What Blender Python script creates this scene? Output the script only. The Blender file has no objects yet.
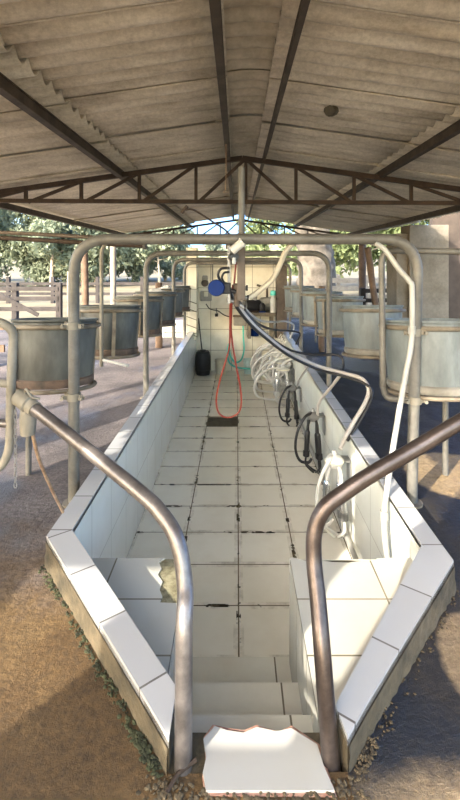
import bpy, bmesh, math, random
from mathutils import Vector, Matrix
random.seed(7)
S = bpy.context.scene
C = S.collection
PI = math.pi

# ------------------------------------------------------------------ camera
EYE = 1.48
F = 460.0
cam = bpy.data.objects.new('Camera', bpy.data.cameras.new('Camera'))
C.objects.link(cam)
cam.location = (0, 0, EYE)
cam.rotation_euler = (PI/2, 0, 0)
cam.data.sensor_fit = 'HORIZONTAL'
cam.data.sensor_width = 36.0
cam.data.lens = 36.0*F/460.0
cam.data.shift_x = -7/460.0
cam.data.shift_y = -138/460.0
cam.data.clip_start = 0.05
cam.data.clip_end = 500
S.camera = cam

# ------------------------------------------------------------------ light
SUN = Vector((1.15, 1.45, -1.0)).normalized()
sun = bpy.data.objects.new('Sun', bpy.data.lights.new('Sun', 'SUN'))
C.objects.link(sun)
sun.location = (-6, -8, 8)
sun.rotation_euler = SUN.to_track_quat('-Z', 'Y').to_euler()
sun.data.energy = 2.8
sun.data.angle = math.radians(0.55)
sun.data.color = (1.0, 0.92, 0.80)
w = bpy.data.worlds.new('World'); S.world = w
w.use_nodes = True
nt = w.node_tree
sky = nt.nodes.new('ShaderNodeTexSky')
sky.sky_type = 'NISHITA'
sky.sun_disc = False
sky.sun_elevation = math.asin(-SUN.z)
sky.sun_rotation = math.atan2(-SUN.x, -SUN.y)
sky.air_density = 1.0
sky.dust_density = 2.0
sky.ozone_density = 2.0
bgn = nt.nodes['Background']
tc = nt.nodes.new('ShaderNodeTexCoord')
dt = nt.nodes.new('ShaderNodeVectorMath'); dt.operation = 'DOT_PRODUCT'
nt.links.new(tc.outputs['Generated'], dt.inputs[0]); dt.inputs[1].default_value = -SUN
mr = nt.nodes.new('ShaderNodeMapRange'); mr.interpolation_type = 'SMOOTHSTEP'
nt.links.new(dt.outputs['Value'], mr.inputs[0]); mr.inputs[1].default_value = -0.75; mr.inputs[2].default_value = 0.25
hz = nt.nodes.new('ShaderNodeMix'); hz.data_type = 'RGBA'
hz.inputs[6].default_value = (0.20, 0.36, 0.66, 1)      # clear blue opposite the sun
hz.inputs[7].default_value = (1.02, 0.94, 0.80, 1)      # warm haze towards it
nt.links.new(mr.outputs[0], hz.inputs[0])
tint = nt.nodes.new('ShaderNodeMix'); tint.data_type = 'RGBA'; tint.blend_type = 'MULTIPLY'
tint.inputs[0].default_value = 1.0
nt.links.new(sky.outputs[0], tint.inputs[6]); nt.links.new(hz.outputs[2], tint.inputs[7])
nt.links.new(tint.outputs[2], bgn.inputs[0])
bgn.inputs[1].default_value = 0.35
S.view_settings.view_transform = 'Standard'
S.view_settings.look = 'None'
S.view_settings.gamma = 1.0
S.view_settings.use_curve_mapping = False
S.view_settings.exposure = 2.2
S.cycles.use_denoising = True
S.cycles.max_bounces = 10
S.cycles.diffuse_bounces = 6

def P(px, py, Y):
    """world point at depth Y"""
    return Vector(((px-237)*Y/F, Y, EYE-(py-262)*Y/F))

# ------------------------------------------------------------------ materials
def new_mat(name):
    m = bpy.data.materials.new(name); m.use_nodes = True
    return m, m.node_tree, m.node_tree.nodes['Principled BSDF']

def ramp(nt, fac, stops):
    r = nt.nodes.new('ShaderNodeValToRGB')
    els = r.color_ramp.elements
    while len(els) < len(stops): els.new(0.5)
    for e, (p, c) in zip(els, stops):
        e.position = p; e.color = (*c, 1)
    nt.links.new(fac, r.inputs[0])
    return r.outputs[0]

def noise(nt, vec, scale, detail=5, rough=0.6):
    n = nt.nodes.new('ShaderNodeTexNoise')
    n.inputs['Scale'].default_value = scale
    n.inputs['Detail'].default_value = detail
    n.inputs['Roughness'].default_value = rough
    if vec is not None: nt.links.new(vec, n.inputs['Vector'])
    return n.outputs['Fac']

def pos(nt):
    return nt.nodes.new('ShaderNodeNewGeometry').outputs['Position']

def objc(nt):
    return nt.nodes.new('ShaderNodeTexCoord').outputs['Object']

def mapped(nt, vec, scale=(1,1,1), loc=(0,0,0)):
    m = nt.nodes.new('ShaderNodeMapping')
    m.inputs['Scale'].default_value = scale
    m.inputs['Location'].default_value = loc
    nt.links.new(vec, m.inputs['Vector'])
    return m.outputs[0]

def mixc(nt, fac, a, b, mode='MIX'):
    m = nt.nodes.new('ShaderNodeMix'); m.data_type = 'RGBA'; m.blend_type = mode
    for sock, v in ((m.inputs[0], fac), (m.inputs[6], a), (m.inputs[7], b)):
        if hasattr(v, 'links'): nt.links.new(v, sock)
        elif isinstance(v, (int, float)): sock.default_value = v
        else: sock.default_value = (*v, 1)
    return m.outputs[2]

def math_n(nt, op, a, b=0.0, clamp=False):
    m = nt.nodes.new('ShaderNodeMath'); m.operation = op; m.use_clamp = clamp
    for sock, v in ((m.inputs[0], a), (m.inputs[1], b)):
        if hasattr(v, 'links'): nt.links.new(v, sock)
        else: sock.default_value = v
    return m.outputs[0]

def bump(nt, bsdf, h, strength=0.3, dist=0.01):
    b = nt.nodes.new('ShaderNodeBump')
    b.inputs['Strength'].default_value = strength
    b.inputs['Distance'].default_value = dist
    nt.links.new(h, b.inputs['Height'])
    nt.links.new(b.outputs[0], bsdf.inputs['Normal'])

def mottled(name, c1, c2, scale=6, rough=0.6, metal=0.0, c3=None, bmp=0.0, world=False, stretch=(1,1,1), fine=None):
    m, nt, b = new_mat(name)
    v = mapped(nt, pos(nt) if world else objc(nt), stretch)
    n = noise(nt, v, scale)
    st = [(0.33, c1), (0.62, c2)]
    if c3: st = [(0.30, c1), (0.52, c2), (0.70, c3)]
    col = ramp(nt, n, st)
    if fine:
        n2 = noise(nt, v, fine, 6, 0.7)
        col = mixc(nt, 0.55, col, ramp(nt, n2, [(0.3, (0.45,0.45,0.45)), (0.7, (1,1,1))]), 'MULTIPLY')
    nt.links.new(col, b.inputs['Base Color'])
    b.inputs['Roughness'].default_value = rough
    b.inputs['Metallic'].default_value = metal
    if bmp: bump(nt, b, noise(nt, v, scale*5), bmp)
    return m

def plain(name, c, rough=0.5, metal=0.0, spec=0.5):
    m, nt, b = new_mat(name)
    n = noise(nt, objc(nt), 9.0)
    d = tuple(x*0.82 for x in c)
    nt.links.new(ramp(nt, n, [(0.35, d), (0.6, c)]), b.inputs['Base Color'])
    b.inputs['Roughness'].default_value = rough
    b.inputs['Metallic'].default_value = metal
    b.inputs['Specular IOR Level'].default_value = spec
    return m

def tile_mat(name, axes, w_, h_, ox, oy, c1, c2, grout, mortar=0.006, chips=0.0, uv=False, rough=0.22, dirt=(0.55,0.50,0.38), dirt_amt=0.5):
    m, nt, b = new_mat(name)
    p = pos(nt)
    if uv:
        vec = nt.nodes.new('ShaderNodeTexCoord').outputs['UV']
    else:
        s = nt.nodes.new('ShaderNodeSeparateXYZ'); nt.links.new(p, s.inputs[0])
        cmb = nt.nodes.new('ShaderNodeCombineXYZ')
        nt.links.new(math_n(nt, 'SUBTRACT', s.outputs[axes[0]], ox), cmb.inputs[0])
        nt.links.new(math_n(nt, 'SUBTRACT', s.outputs[axes[1]], oy), cmb.inputs[1])
        vec = cmb.outputs[0]
    def brick(ms, ca, cb, cg):
        t = nt.nodes.new('ShaderNodeTexBrick')
        t.offset = 0; t.squash = 1
        t.inputs['Scale'].default_value = 1
        t.inputs['Mortar Size'].default_value = ms
        t.inputs['Mortar Smooth'].default_value = 0.1
        t.inputs['Brick Width'].default_value = w_
        t.inputs['Row Height'].default_value = h_
        t.inputs['Color1'].default_value = (*ca, 1)
        t.inputs['Color2'].default_value = (*cb, 1)
        t.inputs['Mortar'].default_value = (*cg, 1)
        nt.links.new(vec, t.inputs['Vector'])
        return t
    t = brick(mortar, c1, c2, grout)
    col = t.outputs['Color']
    n = noise(nt, p, 2.2, 6, 0.65)
    col = mixc(nt, math_n(nt, 'MULTIPLY', ramp(nt, n, [(0.42, (0,0,0)), (0.72, (1,1,1))]), dirt_amt), col, dirt)
    if chips:
        t2 = brick(chips, (0,0,0), (0,0,0), (1,1,1))
        n2 = noise(nt, p, 2.9, 4, 0.8)
        msk = math_n(nt, 'MULTIPLY', t2.outputs['Color'], ramp(nt, n2, [(0.55, (0,0,0)), (0.585, (1,1,1))]))
        col = mixc(nt, msk, col, (0.035, 0.03, 0.022))
        t3 = brick(chips*2.2, (0,0,0), (0,0,0), (1,1,1))
        n3 = noise(nt, p, 6.0, 4, 0.75)
        stain = math_n(nt, 'MULTIPLY', math_n(nt, 'MULTIPLY', t3.outputs['Color'], ramp(nt, n3, [(0.45, (0,0,0)), (0.7, (1,1,1))])), 0.5)
        col = mixc(nt, stain, col, (0.22, 0.18, 0.11))
    nt.links.new(col, b.inputs['Base Color'])
    b.inputs['Roughness'].default_value = rough
    return m

M = {}
M['floor'] = tile_mat('floor_tile', (0,1), 0.42, 0.40, 0.01-0.42*10, 3.346-0.40*10, (0.88,0.85,0.75), (0.83,0.79,0.68), (0.09,0.07,0.045), 0.0045, 0.015, rough=0.2, dirt=(0.60,0.53,0.40), dirt_amt=0.35)
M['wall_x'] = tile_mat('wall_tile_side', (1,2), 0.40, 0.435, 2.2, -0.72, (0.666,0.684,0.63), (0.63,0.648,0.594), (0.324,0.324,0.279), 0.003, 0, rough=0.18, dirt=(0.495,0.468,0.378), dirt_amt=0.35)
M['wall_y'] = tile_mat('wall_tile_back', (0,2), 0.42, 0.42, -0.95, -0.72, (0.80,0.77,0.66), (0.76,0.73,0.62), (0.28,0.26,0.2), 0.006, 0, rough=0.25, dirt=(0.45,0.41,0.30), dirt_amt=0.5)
M['coping'] = tile_mat('coping_tile', (0,1), 0.33, 5.0, 0, 0, (0.432,0.436,0.439), (0.389,0.392,0.396), (0.115,0.108,0.101), 0.004, 0, uv=True, rough=0.25, dirt=(0.432,0.403,0.346), dirt_amt=0.3)
M['tread'] = tile_mat('tread_tile', (0,1), 0.46, 10, 0.19-0.46*4, -5, (0.684,0.657,0.549), (0.648,0.612,0.504), (0.144,0.122,0.0855), 0.004, 0, rough=0.25, dirt=(0.504,0.441,0.324), dirt_amt=0.5)
M['slab'] = tile_mat('threshold_tile', (0,1), 4, 10, -2, -5, (0.418,0.41,0.382), (0.403,0.396,0.367), (0.144,0.122,0.0864), 0.004, 0, rough=0.25, dirt=(0.432,0.389,0.31), dirt_amt=0.4)
M['step'] = tile_mat('stair_tile', (0,1), 0.42, 0.29, 0.24-0.42*4, 2.31-0.29*8, (0.484,0.476,0.421), (0.452,0.445,0.39), (0.156,0.14,0.101), 0.004, 0, rough=0.25, dirt=(0.437,0.39,0.296), dirt_amt=0.45)
M['concrete'] = mottled('rough_concrete', (0.0255,0.0213,0.0119), (0.085,0.0663,0.0374), 9, 0.9, bmp=0.5, world=True, c3=(0.128,0.0978,0.0578), fine=50)
M['broken'] = mottled('broken_mortar', (0.13,0.11,0.055), (0.30,0.27,0.16), 30, 0.95, bmp=0.8, world=True)
M['redmortar'] = mottled('red_mortar', (0.28,0.13,0.09), (0.46,0.28,0.2), 18, 0.9, bmp=0.5, world=True)
M['mud'] = mottled('mud', (0.05,0.04,0.025), (0.10,0.085,0.055), 12, 0.6, world=True)

def ground_mat(name, c1, c2, c3, wet, wetcol, rough=0.85, far=None):
    m, nt, b = new_mat(name)
    p = pos(nt)
    n = noise(nt, p, 1.3, 6, 0.65)
    col = ramp(nt, n, [(0.3, c1), (0.5, c2), (0.7, c3)])
    if far:
        s_ = nt.nodes.new('ShaderNodeSeparateXYZ'); nt.links.new(p, s_.inputs[0])
        yy = math_n(nt, 'ADD', s_.outputs[1], math_n(nt, 'MULTIPLY', noise(nt, p, 3.0, 5, 0.7), 1.6))
        fm = nt.nodes.new('ShaderNodeMapRange'); nt.links.new(yy, fm.inputs[0]); fm.inputs[1].default_value = 2.7; fm.inputs[2].default_value = 3.5
        col = mixc(nt, fm.outputs[0], col, ramp(nt, n, [(0.3, far[0]), (0.65, far[1])]))
    n2 = noise(nt, p, 38, 6, 0.75)
    col = mixc(nt, 0.65, col, ramp(nt, n2, [(0.36, (0.22,0.21,0.20)), (0.62, (1.0,1.0,1.0))]), 'MULTIPLY')
    n3 = noise(nt, mapped(nt, p, (1,0.7,1), (3.3,1.2,0)), 0.95, 4, 0.55)
    wm = ramp(nt, n3, [(wet, (0,0,0)), (wet+0.09, (1,1,1))])
    col = mixc(nt, wm, col, wetcol)
    nt.links.new(col, b.inputs['Base Color'])
    r = nt.nodes.new('ShaderNodeMapRange')
    nt.links.new(wm, r.inputs[0])
    r.inputs[3].default_value = rough; r.inputs[4].default_value = 0.28
    nt.links.new(r.outputs[0], b.inputs['Roughness'])
    bump(nt, b, noise(nt, p, 25, 8, 0.75), 0.9, 0.016)
    return m
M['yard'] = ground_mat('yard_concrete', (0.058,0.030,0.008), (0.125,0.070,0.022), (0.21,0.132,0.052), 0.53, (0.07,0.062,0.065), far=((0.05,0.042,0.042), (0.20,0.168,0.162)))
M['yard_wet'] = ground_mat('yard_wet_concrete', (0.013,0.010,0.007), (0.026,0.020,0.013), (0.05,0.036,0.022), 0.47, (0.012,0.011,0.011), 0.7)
def sun_patches(m, spots):
    """pale dry ochre spots painted into the ground colour for sun patches"""
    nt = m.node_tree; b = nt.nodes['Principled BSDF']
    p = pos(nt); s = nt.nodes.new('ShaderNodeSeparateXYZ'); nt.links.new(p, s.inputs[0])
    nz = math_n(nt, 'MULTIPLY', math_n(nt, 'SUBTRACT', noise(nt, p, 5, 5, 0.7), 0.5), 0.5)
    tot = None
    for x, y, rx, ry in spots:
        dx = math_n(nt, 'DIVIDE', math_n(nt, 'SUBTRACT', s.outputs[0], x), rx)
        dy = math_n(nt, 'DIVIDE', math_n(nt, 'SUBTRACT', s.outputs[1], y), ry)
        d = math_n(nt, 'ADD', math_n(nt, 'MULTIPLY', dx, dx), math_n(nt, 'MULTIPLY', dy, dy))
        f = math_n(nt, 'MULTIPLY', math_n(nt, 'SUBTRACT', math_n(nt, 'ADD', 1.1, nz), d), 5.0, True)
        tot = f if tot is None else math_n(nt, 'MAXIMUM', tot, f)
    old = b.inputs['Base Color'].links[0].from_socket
    sunlit = ramp(nt, noise(nt, p, 28, 6, 0.75), [(0.3, (0.16,0.105,0.05)), (0.65, (0.36,0.26,0.14))])
    nt.links.new(mixc(nt, tot, old, sunlit), b.inputs['Base Color'])
sun_patches(M['yard_wet'], [(0.98,1.62,0.24,0.30), (1.55,3.2,0.36,0.36), (0.9,0.5,1.6,0.80)])  # sunlight put into the colour: paler ochre where sun falls on wet ground
M['field'] = mottled('dry_grass_field', (0.152,0.124,0.068), (0.24,0.2,0.12), 0.35, 0.95, world=True, fine=9)
M['hill'] = mottled('green_hill', (0.22,0.30,0.13), (0.40,0.44,0.22), 0.12, 0.95, world=True, fine=2)

def roof_mat():
    m, nt, b = new_mat('fibre_cement')
    p = pos(nt)
    n = noise(nt, mapped(nt, p, (0.6,2.4,1)), 2.2, 7, 0.7)
    col = ramp(nt, n, [(0.28, (0.38,0.33,0.26)), (0.5, (0.66,0.59,0.48)), (0.72, (0.82,0.75,0.63))])
    s = nt.nodes.new('ShaderNodeSeparateXYZ'); nt.links.new(p, s.inputs[0])
    wn = nt.nodes.new('ShaderNodeTexWhiteNoise'); wn.noise_dimensions = '1D'
    nt.links.new(math_n(nt, 'FLOOR', math_n(nt, 'DIVIDE', s.outputs[1], 0.96)), wn.inputs['W'])
    col = mixc(nt, 0.5, col, ramp(nt, wn.outputs['Value'], [(0, (0.70,0.70,0.70)), (1, (1,1,1))]), 'MULTIPLY')
    sp = noise(nt, p, 30, 5, 0.8)
    col = mixc(nt, 0.4, col, ramp(nt, sp, [(0.34, (0.35,0.33,0.3)), (0.6, (1,1,1))]), 'MULTIPLY')
    nt.links.new(col, b.inputs['Base Color'])
    b.inputs['Roughness'].default_value = 0.9
    return m
M['roof'] = roof_mat()
M['cap'] = mottled('ridge_cap_cement', (0.42,0.36,0.27), (0.62,0.55,0.44), 3, 0.9, world=True, fine=20)
M['steel_dark'] = mottled('rusty_dark_steel', (0.024,0.016,0.0112), (0.06,0.0384,0.0256), 10, 0.7, 0.3)
M['purlin'] = mottled('purlin_steel', (0.0324,0.023,0.0173), (0.072,0.054,0.0396), 8, 0.7, 0.2)
M['pipe'] = mottled('grey_painted_pipe', (0.092,0.0864,0.0744), (0.172,0.164,0.144), 4, 0.5, 0.1, bmp=0.0, fine=30, world=True)
M['rail'] = mottled('worn_steel_rail', (0.06,0.0464,0.0416), (0.128,0.104,0.096), 7, 0.33, 0.75, world=True, fine=60)
M['rail_l'] = mottled('galvanised_rail', (0.12,0.108,0.104), (0.232,0.212,0.204), 7, 0.36, 0.65, world=True, fine=60)
M['cream'] = mottled('cream_paint', (0.128,0.116,0.0863), (0.225,0.206,0.165), 8, 0.6)
M['tub'] = mottled('galvanised_tub', (0.0429,0.0452,0.0406), (0.0975,0.101,0.0913), 6, 0.5, 0.1, stretch=(1,1,0.4), c3=(0.14,0.148,0.133), fine=14)
M['tub_pale'] = mottled('pale_plastic_tub', (0.112,0.132,0.136), (0.188,0.216,0.22), 4, 0.5, 0.0, stretch=(1,1,0.4), c3=(0.092,0.104,0.1), fine=12)
M['tub_in'] = mottled('tub_inside', (0.14,0.13,0.11), (0.26,0.25,0.22), 6, 0.7)
M['tub_base'] = mottled('tub_rust_base', (0.05,0.038,0.03), (0.15,0.10,0.07), 8, 0.8)
M['ring'] = mottled('ring_iron', (0.104,0.084,0.06), (0.216,0.184,0.136), 9, 0.6, 0.2)
M['black'] = plain('black_rubber', (0.0126,0.0126,0.014), 0.42)
M['black_plastic'] = plain('black_plastic', (0.022,0.022,0.024), 0.45, 0, 0.25)
M['white_hose'] = plain('milky_hose', (0.551,0.541,0.503), 0.35)
M['beige_hose'] = plain('beige_hose', (0.42,0.385,0.30), 0.45)
M['grey_hose'] = plain('grey_hose', (0.40,0.38,0.36), 0.4)
M['pvc'] = plain('white_pvc', (0.357,0.348,0.315), 0.4)
M['red_hose'] = plain('red_hose', (0.192,0.024,0.0112), 0.45)
M['teal'] = plain('teal_hose', (0.10,0.60,0.52), 0.4)
M['blue'] = plain('blue_plastic', (0.003,0.02,0.11), 0.6, 0, 0.15)
M['chrome'] = plain('stainless', (0.62,0.62,0.62), 0.22, 0.95)
M['zinc'] = plain('zinc_plate', (0.24,0.24,0.234), 0.45, 0.6)
M['brown_post'] = mottled('brown_post_paint', (0.065,0.0475,0.035), (0.11,0.085,0.065), 8, 0.6, world=True)
M['wood'] = mottled('weathered_wood', (0.0216,0.0182,0.0173), (0.048,0.0413,0.0403), 5, 0.9, stretch=(1,1,1), fine=25, world=True)
M['wood_pale'] = mottled('pale_wood', (0.203,0.18,0.15), (0.3,0.274,0.232), 5, 0.9, fine=25, world=True)
M['wood_brown'] = mottled('brown_wood', (0.09,0.0562,0.0375), (0.158,0.105,0.0713), 5, 0.9, fine=25, world=True)
M['plaster'] = mottled('beige_plaster', (0.128,0.109,0.0788), (0.203,0.176,0.139), 2.2, 0.9, world=True, fine=20)
M['dark_wall'] = mottled('dark_wall', (0.035,0.026,0.02), (0.06,0.045,0.035), 3, 0.9, world=True)
M['bark'] = mottled('rough_bark', (0.027,0.0225,0.0171), (0.135,0.117,0.0948), 2.2, 0.95, world=True, fine=9, bmp=1.0)
M['trunk'] = mottled('eucalyptus_trunk', (0.26,0.22,0.17), (0.44,0.39,0.32), 3, 0.9)
M['salt'] = plain('white_feed', (0.80,0.78,0.72), 0.8)
M['rope'] = mottled('brown_rope', (0.20,0.12,0.07), (0.36,0.25,0.16), 20, 0.9)
M['white_plastic'] = plain('white_plastic', (0.494,0.494,0.468), 0.45)
M['cream_plastic'] = plain('cream_plastic', (0.66,0.62,0.48), 0.45)
M['aqua_plastic'] = plain('pale_aqua_plastic', (0.50,0.66,0.66), 0.45)
M['grey_box'] = plain('grey_plastic', (0.294,0.287,0.266), 0.5)
def leaf_mat(name, c1, c2):
    m, nt, b = new_mat(name)
    n = noise(nt, pos(nt), 1.6, 3)
    col = ramp(nt, n, [(0.35, c1), (0.62, c2)])
    nt.links.new(col, b.inputs['Base Color'])
    b.inputs['Roughness'].default_value = 0.7
    tr = nt.nodes.new('ShaderNodeBsdfTranslucent'); nt.links.new(col, tr.inputs[0])
    mx = nt.nodes.new('ShaderNodeMixShader'); mx.inputs[0].default_value = 0.35
    nt.links.new(b.outputs[0], mx.inputs[1]); nt.links.new(tr.outputs[0], mx.inputs[2])
    nt.links.new(mx.outputs[0], nt.nodes['Material Output'].inputs[0])
    return m
M['leaf'] = leaf_mat('eucalyptus_leaf', (0.133,0.168,0.109), (0.234,0.269,0.191))
M['leaf_bright'] = leaf_mat('bright_leaf', (0.101,0.14,0.0546), (0.211,0.257,0.121))

# ------------------------------------------------------------------ mesh building
def fillet(pts, r, n=7):
    pts = [Vector(p) for p in pts]
    out = [pts[0]]
    for i in range(1, len(pts)-1):
        a, b, c = pts[i-1], pts[i], pts[i+1]
        d1 = (a-b); d2 = (c-b)
        l = min(r, d1.length*0.49, d2.length*0.49)
        p0 = b+d1.normalized()*l; p1 = b+d2.normalized()*l
        for k in range(n+1):
            t = k/n
            out.append((1-t)**2*p0 + 2*t*(1-t)*b + t*t*p1)
    out.append(pts[-1])
    return out

def smooth_path(pts, n=8):
    pts = [Vector(p) for p in pts]
    q = [2*pts[0]-pts[1]]+pts+[2*pts[-1]-pts[-2]]
    out = []
    for i in range(1, len(q)-2):
        p0, p1, p2, p3 = q[i-1:i+3]
        for k in range(n):
            t = k/n
            out.append(0.5*((2*p1)+(-p0+p2)*t+(2*p0-5*p1+4*p2-p3)*t*t+(-p0+3*p1-3*p2+p3)*t**3))
    out.append(pts[-1])
    return out

class MB:
    def __init__(self): self.bm = bmesh.new(); self.uv = None
    def box(self, c, s, rot=None):
        mt = Matrix.Translation(c)
        if rot is not None: mt = mt @ rot.to_4x4()
        mt = mt @ Matrix.Diagonal((s[0], s[1], s[2], 1))
        bmesh.ops.create_cube(self.bm, size=1, matrix=mt); return self
    def bar(self, a, b, wx, wz, up=(0,0,1)):
        a = Vector(a); b = Vector(b); d = b-a
        y = d.normalized(); x = y.cross(Vector(up))
        if x.length < 1e-4: x = y.cross(Vector((1,0,0)))
        x.normalize(); z = x.cross(y)
        return self.box((a+b)/2, (wx, d.length, wz), Matrix((x, y, z)).transposed())
    def tube(self, pts, r, seg=12, caps=True, closed=False):
        pts = [Vector(p) for p in pts]
        cl = [pts[0]]
        for p in pts[1:]:
            if (p-cl[-1]).length > 1e-5: cl.append(p)
        pts = cl; n = len(pts)
        rr = r if isinstance(r, (list, tuple)) else [r]*n
        if len(rr) != n: rr = [rr[min(len(rr)-1, int(i*len(rr)/n))] for i in range(n)]
        T = []
        for i in range(n):
            a = pts[(i-1) % n] if (closed or i > 0) else pts[i]
            b = pts[(i+1) % n] if (closed or i < n-1) else pts[i]
            T.append((b-a).normalized())
        u = T[0].cross(Vector((0,0,1)))
        if u.length < 1e-3: u = T[0].cross(Vector((1,0,0)))
        u.normalize()
        rings = []
        for i in range(n):
            u = (u - T[i]*u.dot(T[i])).normalized()
            v = T[i].cross(u)
            rings.append([self.bm.verts.new(pts[i]+(u*math.cos(2*PI*k/seg)+v*math.sin(2*PI*k/seg))*rr[i]) for k in range(seg)])
        for i in range(n if closed else n-1):
            A, B = rings[i], rings[(i+1) % n]
            for k in range(seg):
                self.bm.faces.new((A[k], A[(k+1) % seg], B[(k+1) % seg], B[k]))
        if caps and not closed:
            self.bm.faces.new(rings[0][::-1]); self.bm.faces.new(rings[-1])
        return self
    def lathe(self, prof, c=(0,0,0), seg=32, axis=None):
        """prof: (radius, height) list about z"""
        rot = Matrix.Identity(3)
        if axis is not None: rot = Vector((0,0,1)).rotation_difference(Vector(axis)).to_matrix()
        c = Vector(c); rings = []
        for r, z in prof:
            if r < 1e-6: rings.append([self.bm.verts.new(c+rot@Vector((0,0,z)))])
            else: rings.append([self.bm.verts.new(c+rot@Vector((r*math.cos(2*PI*k/seg), r*math.sin(2*PI*k/seg), z))) for k in range(seg)])
        for A, B in zip(rings, rings[1:]):
            for k in range(seg):
                k2 = (k+1) % seg
                if len(A) == 1 and len(B) > 1: self.bm.faces.new((A[0], B[k2], B[k]))
                elif len(B) == 1 and len(A) > 1: self.bm.faces.new((A[k], A[k2], B[0]))
                elif len(A) > 1: self.bm.faces.new((A[k], A[k2], B[k2], B[k]))
        return self
    def prism(self, poly, z0, z1):
        """poly: xy list"""
        lo = [self.bm.verts.new((x, y, z0)) for x, y in poly]
        hi = [self.bm.verts.new((x, y, z1)) for x, y in poly]
        self.bm.faces.new(lo[::-1]); self.bm.faces.new(hi)
        n = len(poly)
        for k in range(n):
            self.bm.faces.new((lo[k], lo[(k+1) % n], hi[(k+1) % n], hi[k]))
        return self
    def face(self, pts):
        self.bm.faces.new([self.bm.verts.new(p) for p in pts]); return self
    def ring(self, c, R, r, n=40, seg=8, flat=None, a0=0, a1=2*PI):
        c = Vector(c)
        full = abs(a1-a0-2*PI) < 1e-6
        m = n if full else n+1
        pts = [c+Vector((R*math.cos(a0+(a1-a0)*k/n), R*math.sin(a0+(a1-a0)*k/n), 0)) for k in range(m)]
        return self.tube(pts, r, seg, closed=full)
    def build(self, name, mat, parent=None, smooth=True, bevel=0.0, local=False):
        me = bpy.data.meshes.new(name)
        bmesh.ops.recalc_face_normals(self.bm, faces=self.bm.faces)
        if parent is not None and not local:
            bmesh.ops.translate(self.bm, verts=self.bm.verts, vec=-parent.location)
        self.bm.to_mesh(me); self.bm.free()
        o = bpy.data.objects.new(name, me); C.objects.link(o)
        me.materials.append(mat)
        if smooth:
            for p in me.polygons: p.use_smooth = True
            md = o.modifiers.new('es', 'EDGE_SPLIT'); md.split_angle = math.radians(38)
        if bevel:
            b = o.modifiers.new('bv', 'BEVEL'); b.width = bevel; b.segments = 2; b.limit_method = 'ANGLE'
        if parent is not None: o.parent = parent
        return o

def thing(name, label, cat, loc=(0,0,0), group=None):
    o = bpy.data.objects.new(name, None); C.objects.link(o)
    o.empty_display_size = 0.1
    o.location = loc; o['label'] = label; o['category'] = cat
    if group: o['group'] = group
    return o

def tag(o, label, cat, group=None):
    o['label'] = label; o['category'] = cat
    if group: o['group'] = group
    return o

def recenter(o, base):
    """put the origin of a one-mesh thing at its base point"""
    b = Vector(base)
    o.data.transform(Matrix.Translation(-b)); o.location = b
    return o

def struct(name, mb, mat, smooth=False, bevel=0.0):
    o = mb.build(name, mat, None, smooth, bevel); o['kind'] = 'structure'; return o

def dup(root, loc, label, rotz=0.0, group=None):
    r = root.copy(); C.objects.link(r)
    r.location = loc; r.rotation_euler = (0,0,rotz); r['label'] = label
    if group: r['group'] = group
    for ch in list(root.children):
        c = ch.copy(); C.objects.link(c); c.parent = r
        for g in list(ch.children):
            d = g.copy(); C.objects.link(d); d.parent = c
    return r

# ------------------------------------------------------------------ the setting: ground, pit, stairs
XL, XR, YB = -0.82, 0.87, 9.28          # inner faces of the pit
FZ = -0.72
inL = [(XL, YB), (XL, 2.285), (-0.271, 1.55), (-0.19, 1.44)]
outL = [(-0.925, YB), (-0.925, 2.235), (-0.285, 1.41), (-0.19, 1.285)]
inR = [(XR, YB), (XR, 2.165), (0.326, 1.425), (0.295, 1.38)]
outR = [(0.965, YB), (0.965, 2.05), (0.388, 1.385), (0.31, 1.29)]

# ground sheets around the pit
def gz(y): return 0.05*max(0.0, min(1.0, (2.4-y)/1.05))
def ground_side(out, xo, mat):
    lv = [(xo and out[0][0], 12.2), (out[0][0], YB+0.25), (out[0][0], 2.4), out[1]]
    for k in range(1, 5): lv.append(tuple(Vector(out[1]).lerp(Vector(out[2]), k/4)))
    lv += [out[3], (out[3][0], -4)]
    b = MB()
    for (xa, ya), (xb, yb) in zip(lv, lv[1:]):
        b.face([(xo,ya,gz(ya)), (xa,ya,gz(ya)), (xb,yb,gz(yb)), (xo,yb,gz(yb))])
    bmesh.ops.remove_doubles(b.bm, verts=b.bm.verts, dist=0.001)
    return b
g = ground_side(outL, -5.5, None)
g.face([(-0.19,-4,gz(0)), (0.31,-4,gz(0)), (0.31,1.29,gz(1.29)), (-0.19,1.285,gz(1.29))])
struct('ground', g, M['yard'])
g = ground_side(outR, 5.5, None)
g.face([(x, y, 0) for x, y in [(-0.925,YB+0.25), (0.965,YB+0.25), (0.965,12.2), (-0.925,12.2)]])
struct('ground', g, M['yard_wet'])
g = MB()
for x0, y0, x1, y1 in ((-60,-4,-5.5,12.2), (5.5,-4,60,12.2), (-60,12.2,60,46), (-60,-40,60,-4)):
    g.face([(x0,y0,0), (x1,y0,0), (x1,y1,0), (x0,y1,0)])
g.face([(-90,46,0), (90,46,0), (130,95,2.2), (-130,95,2.0)])
struct('ground', g, M['field'])
g = MB()
nx = 40
prev = None
for i in range(nx+1):
    x = -130+260*i/nx
    h = 4.0+1.8*math.sin(x*0.045+1)+0.012*max(0, x)*12
    cur = [(x, 95, 1.8), (x, 120, 2+h*0.7), (x, 160, 2+h)]
    if prev:
        for k in range(2): g.face([prev[k], cur[k], cur[k+1], prev[k+1]])
    prev = cur
struct('hills', g, M['hill'])

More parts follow.
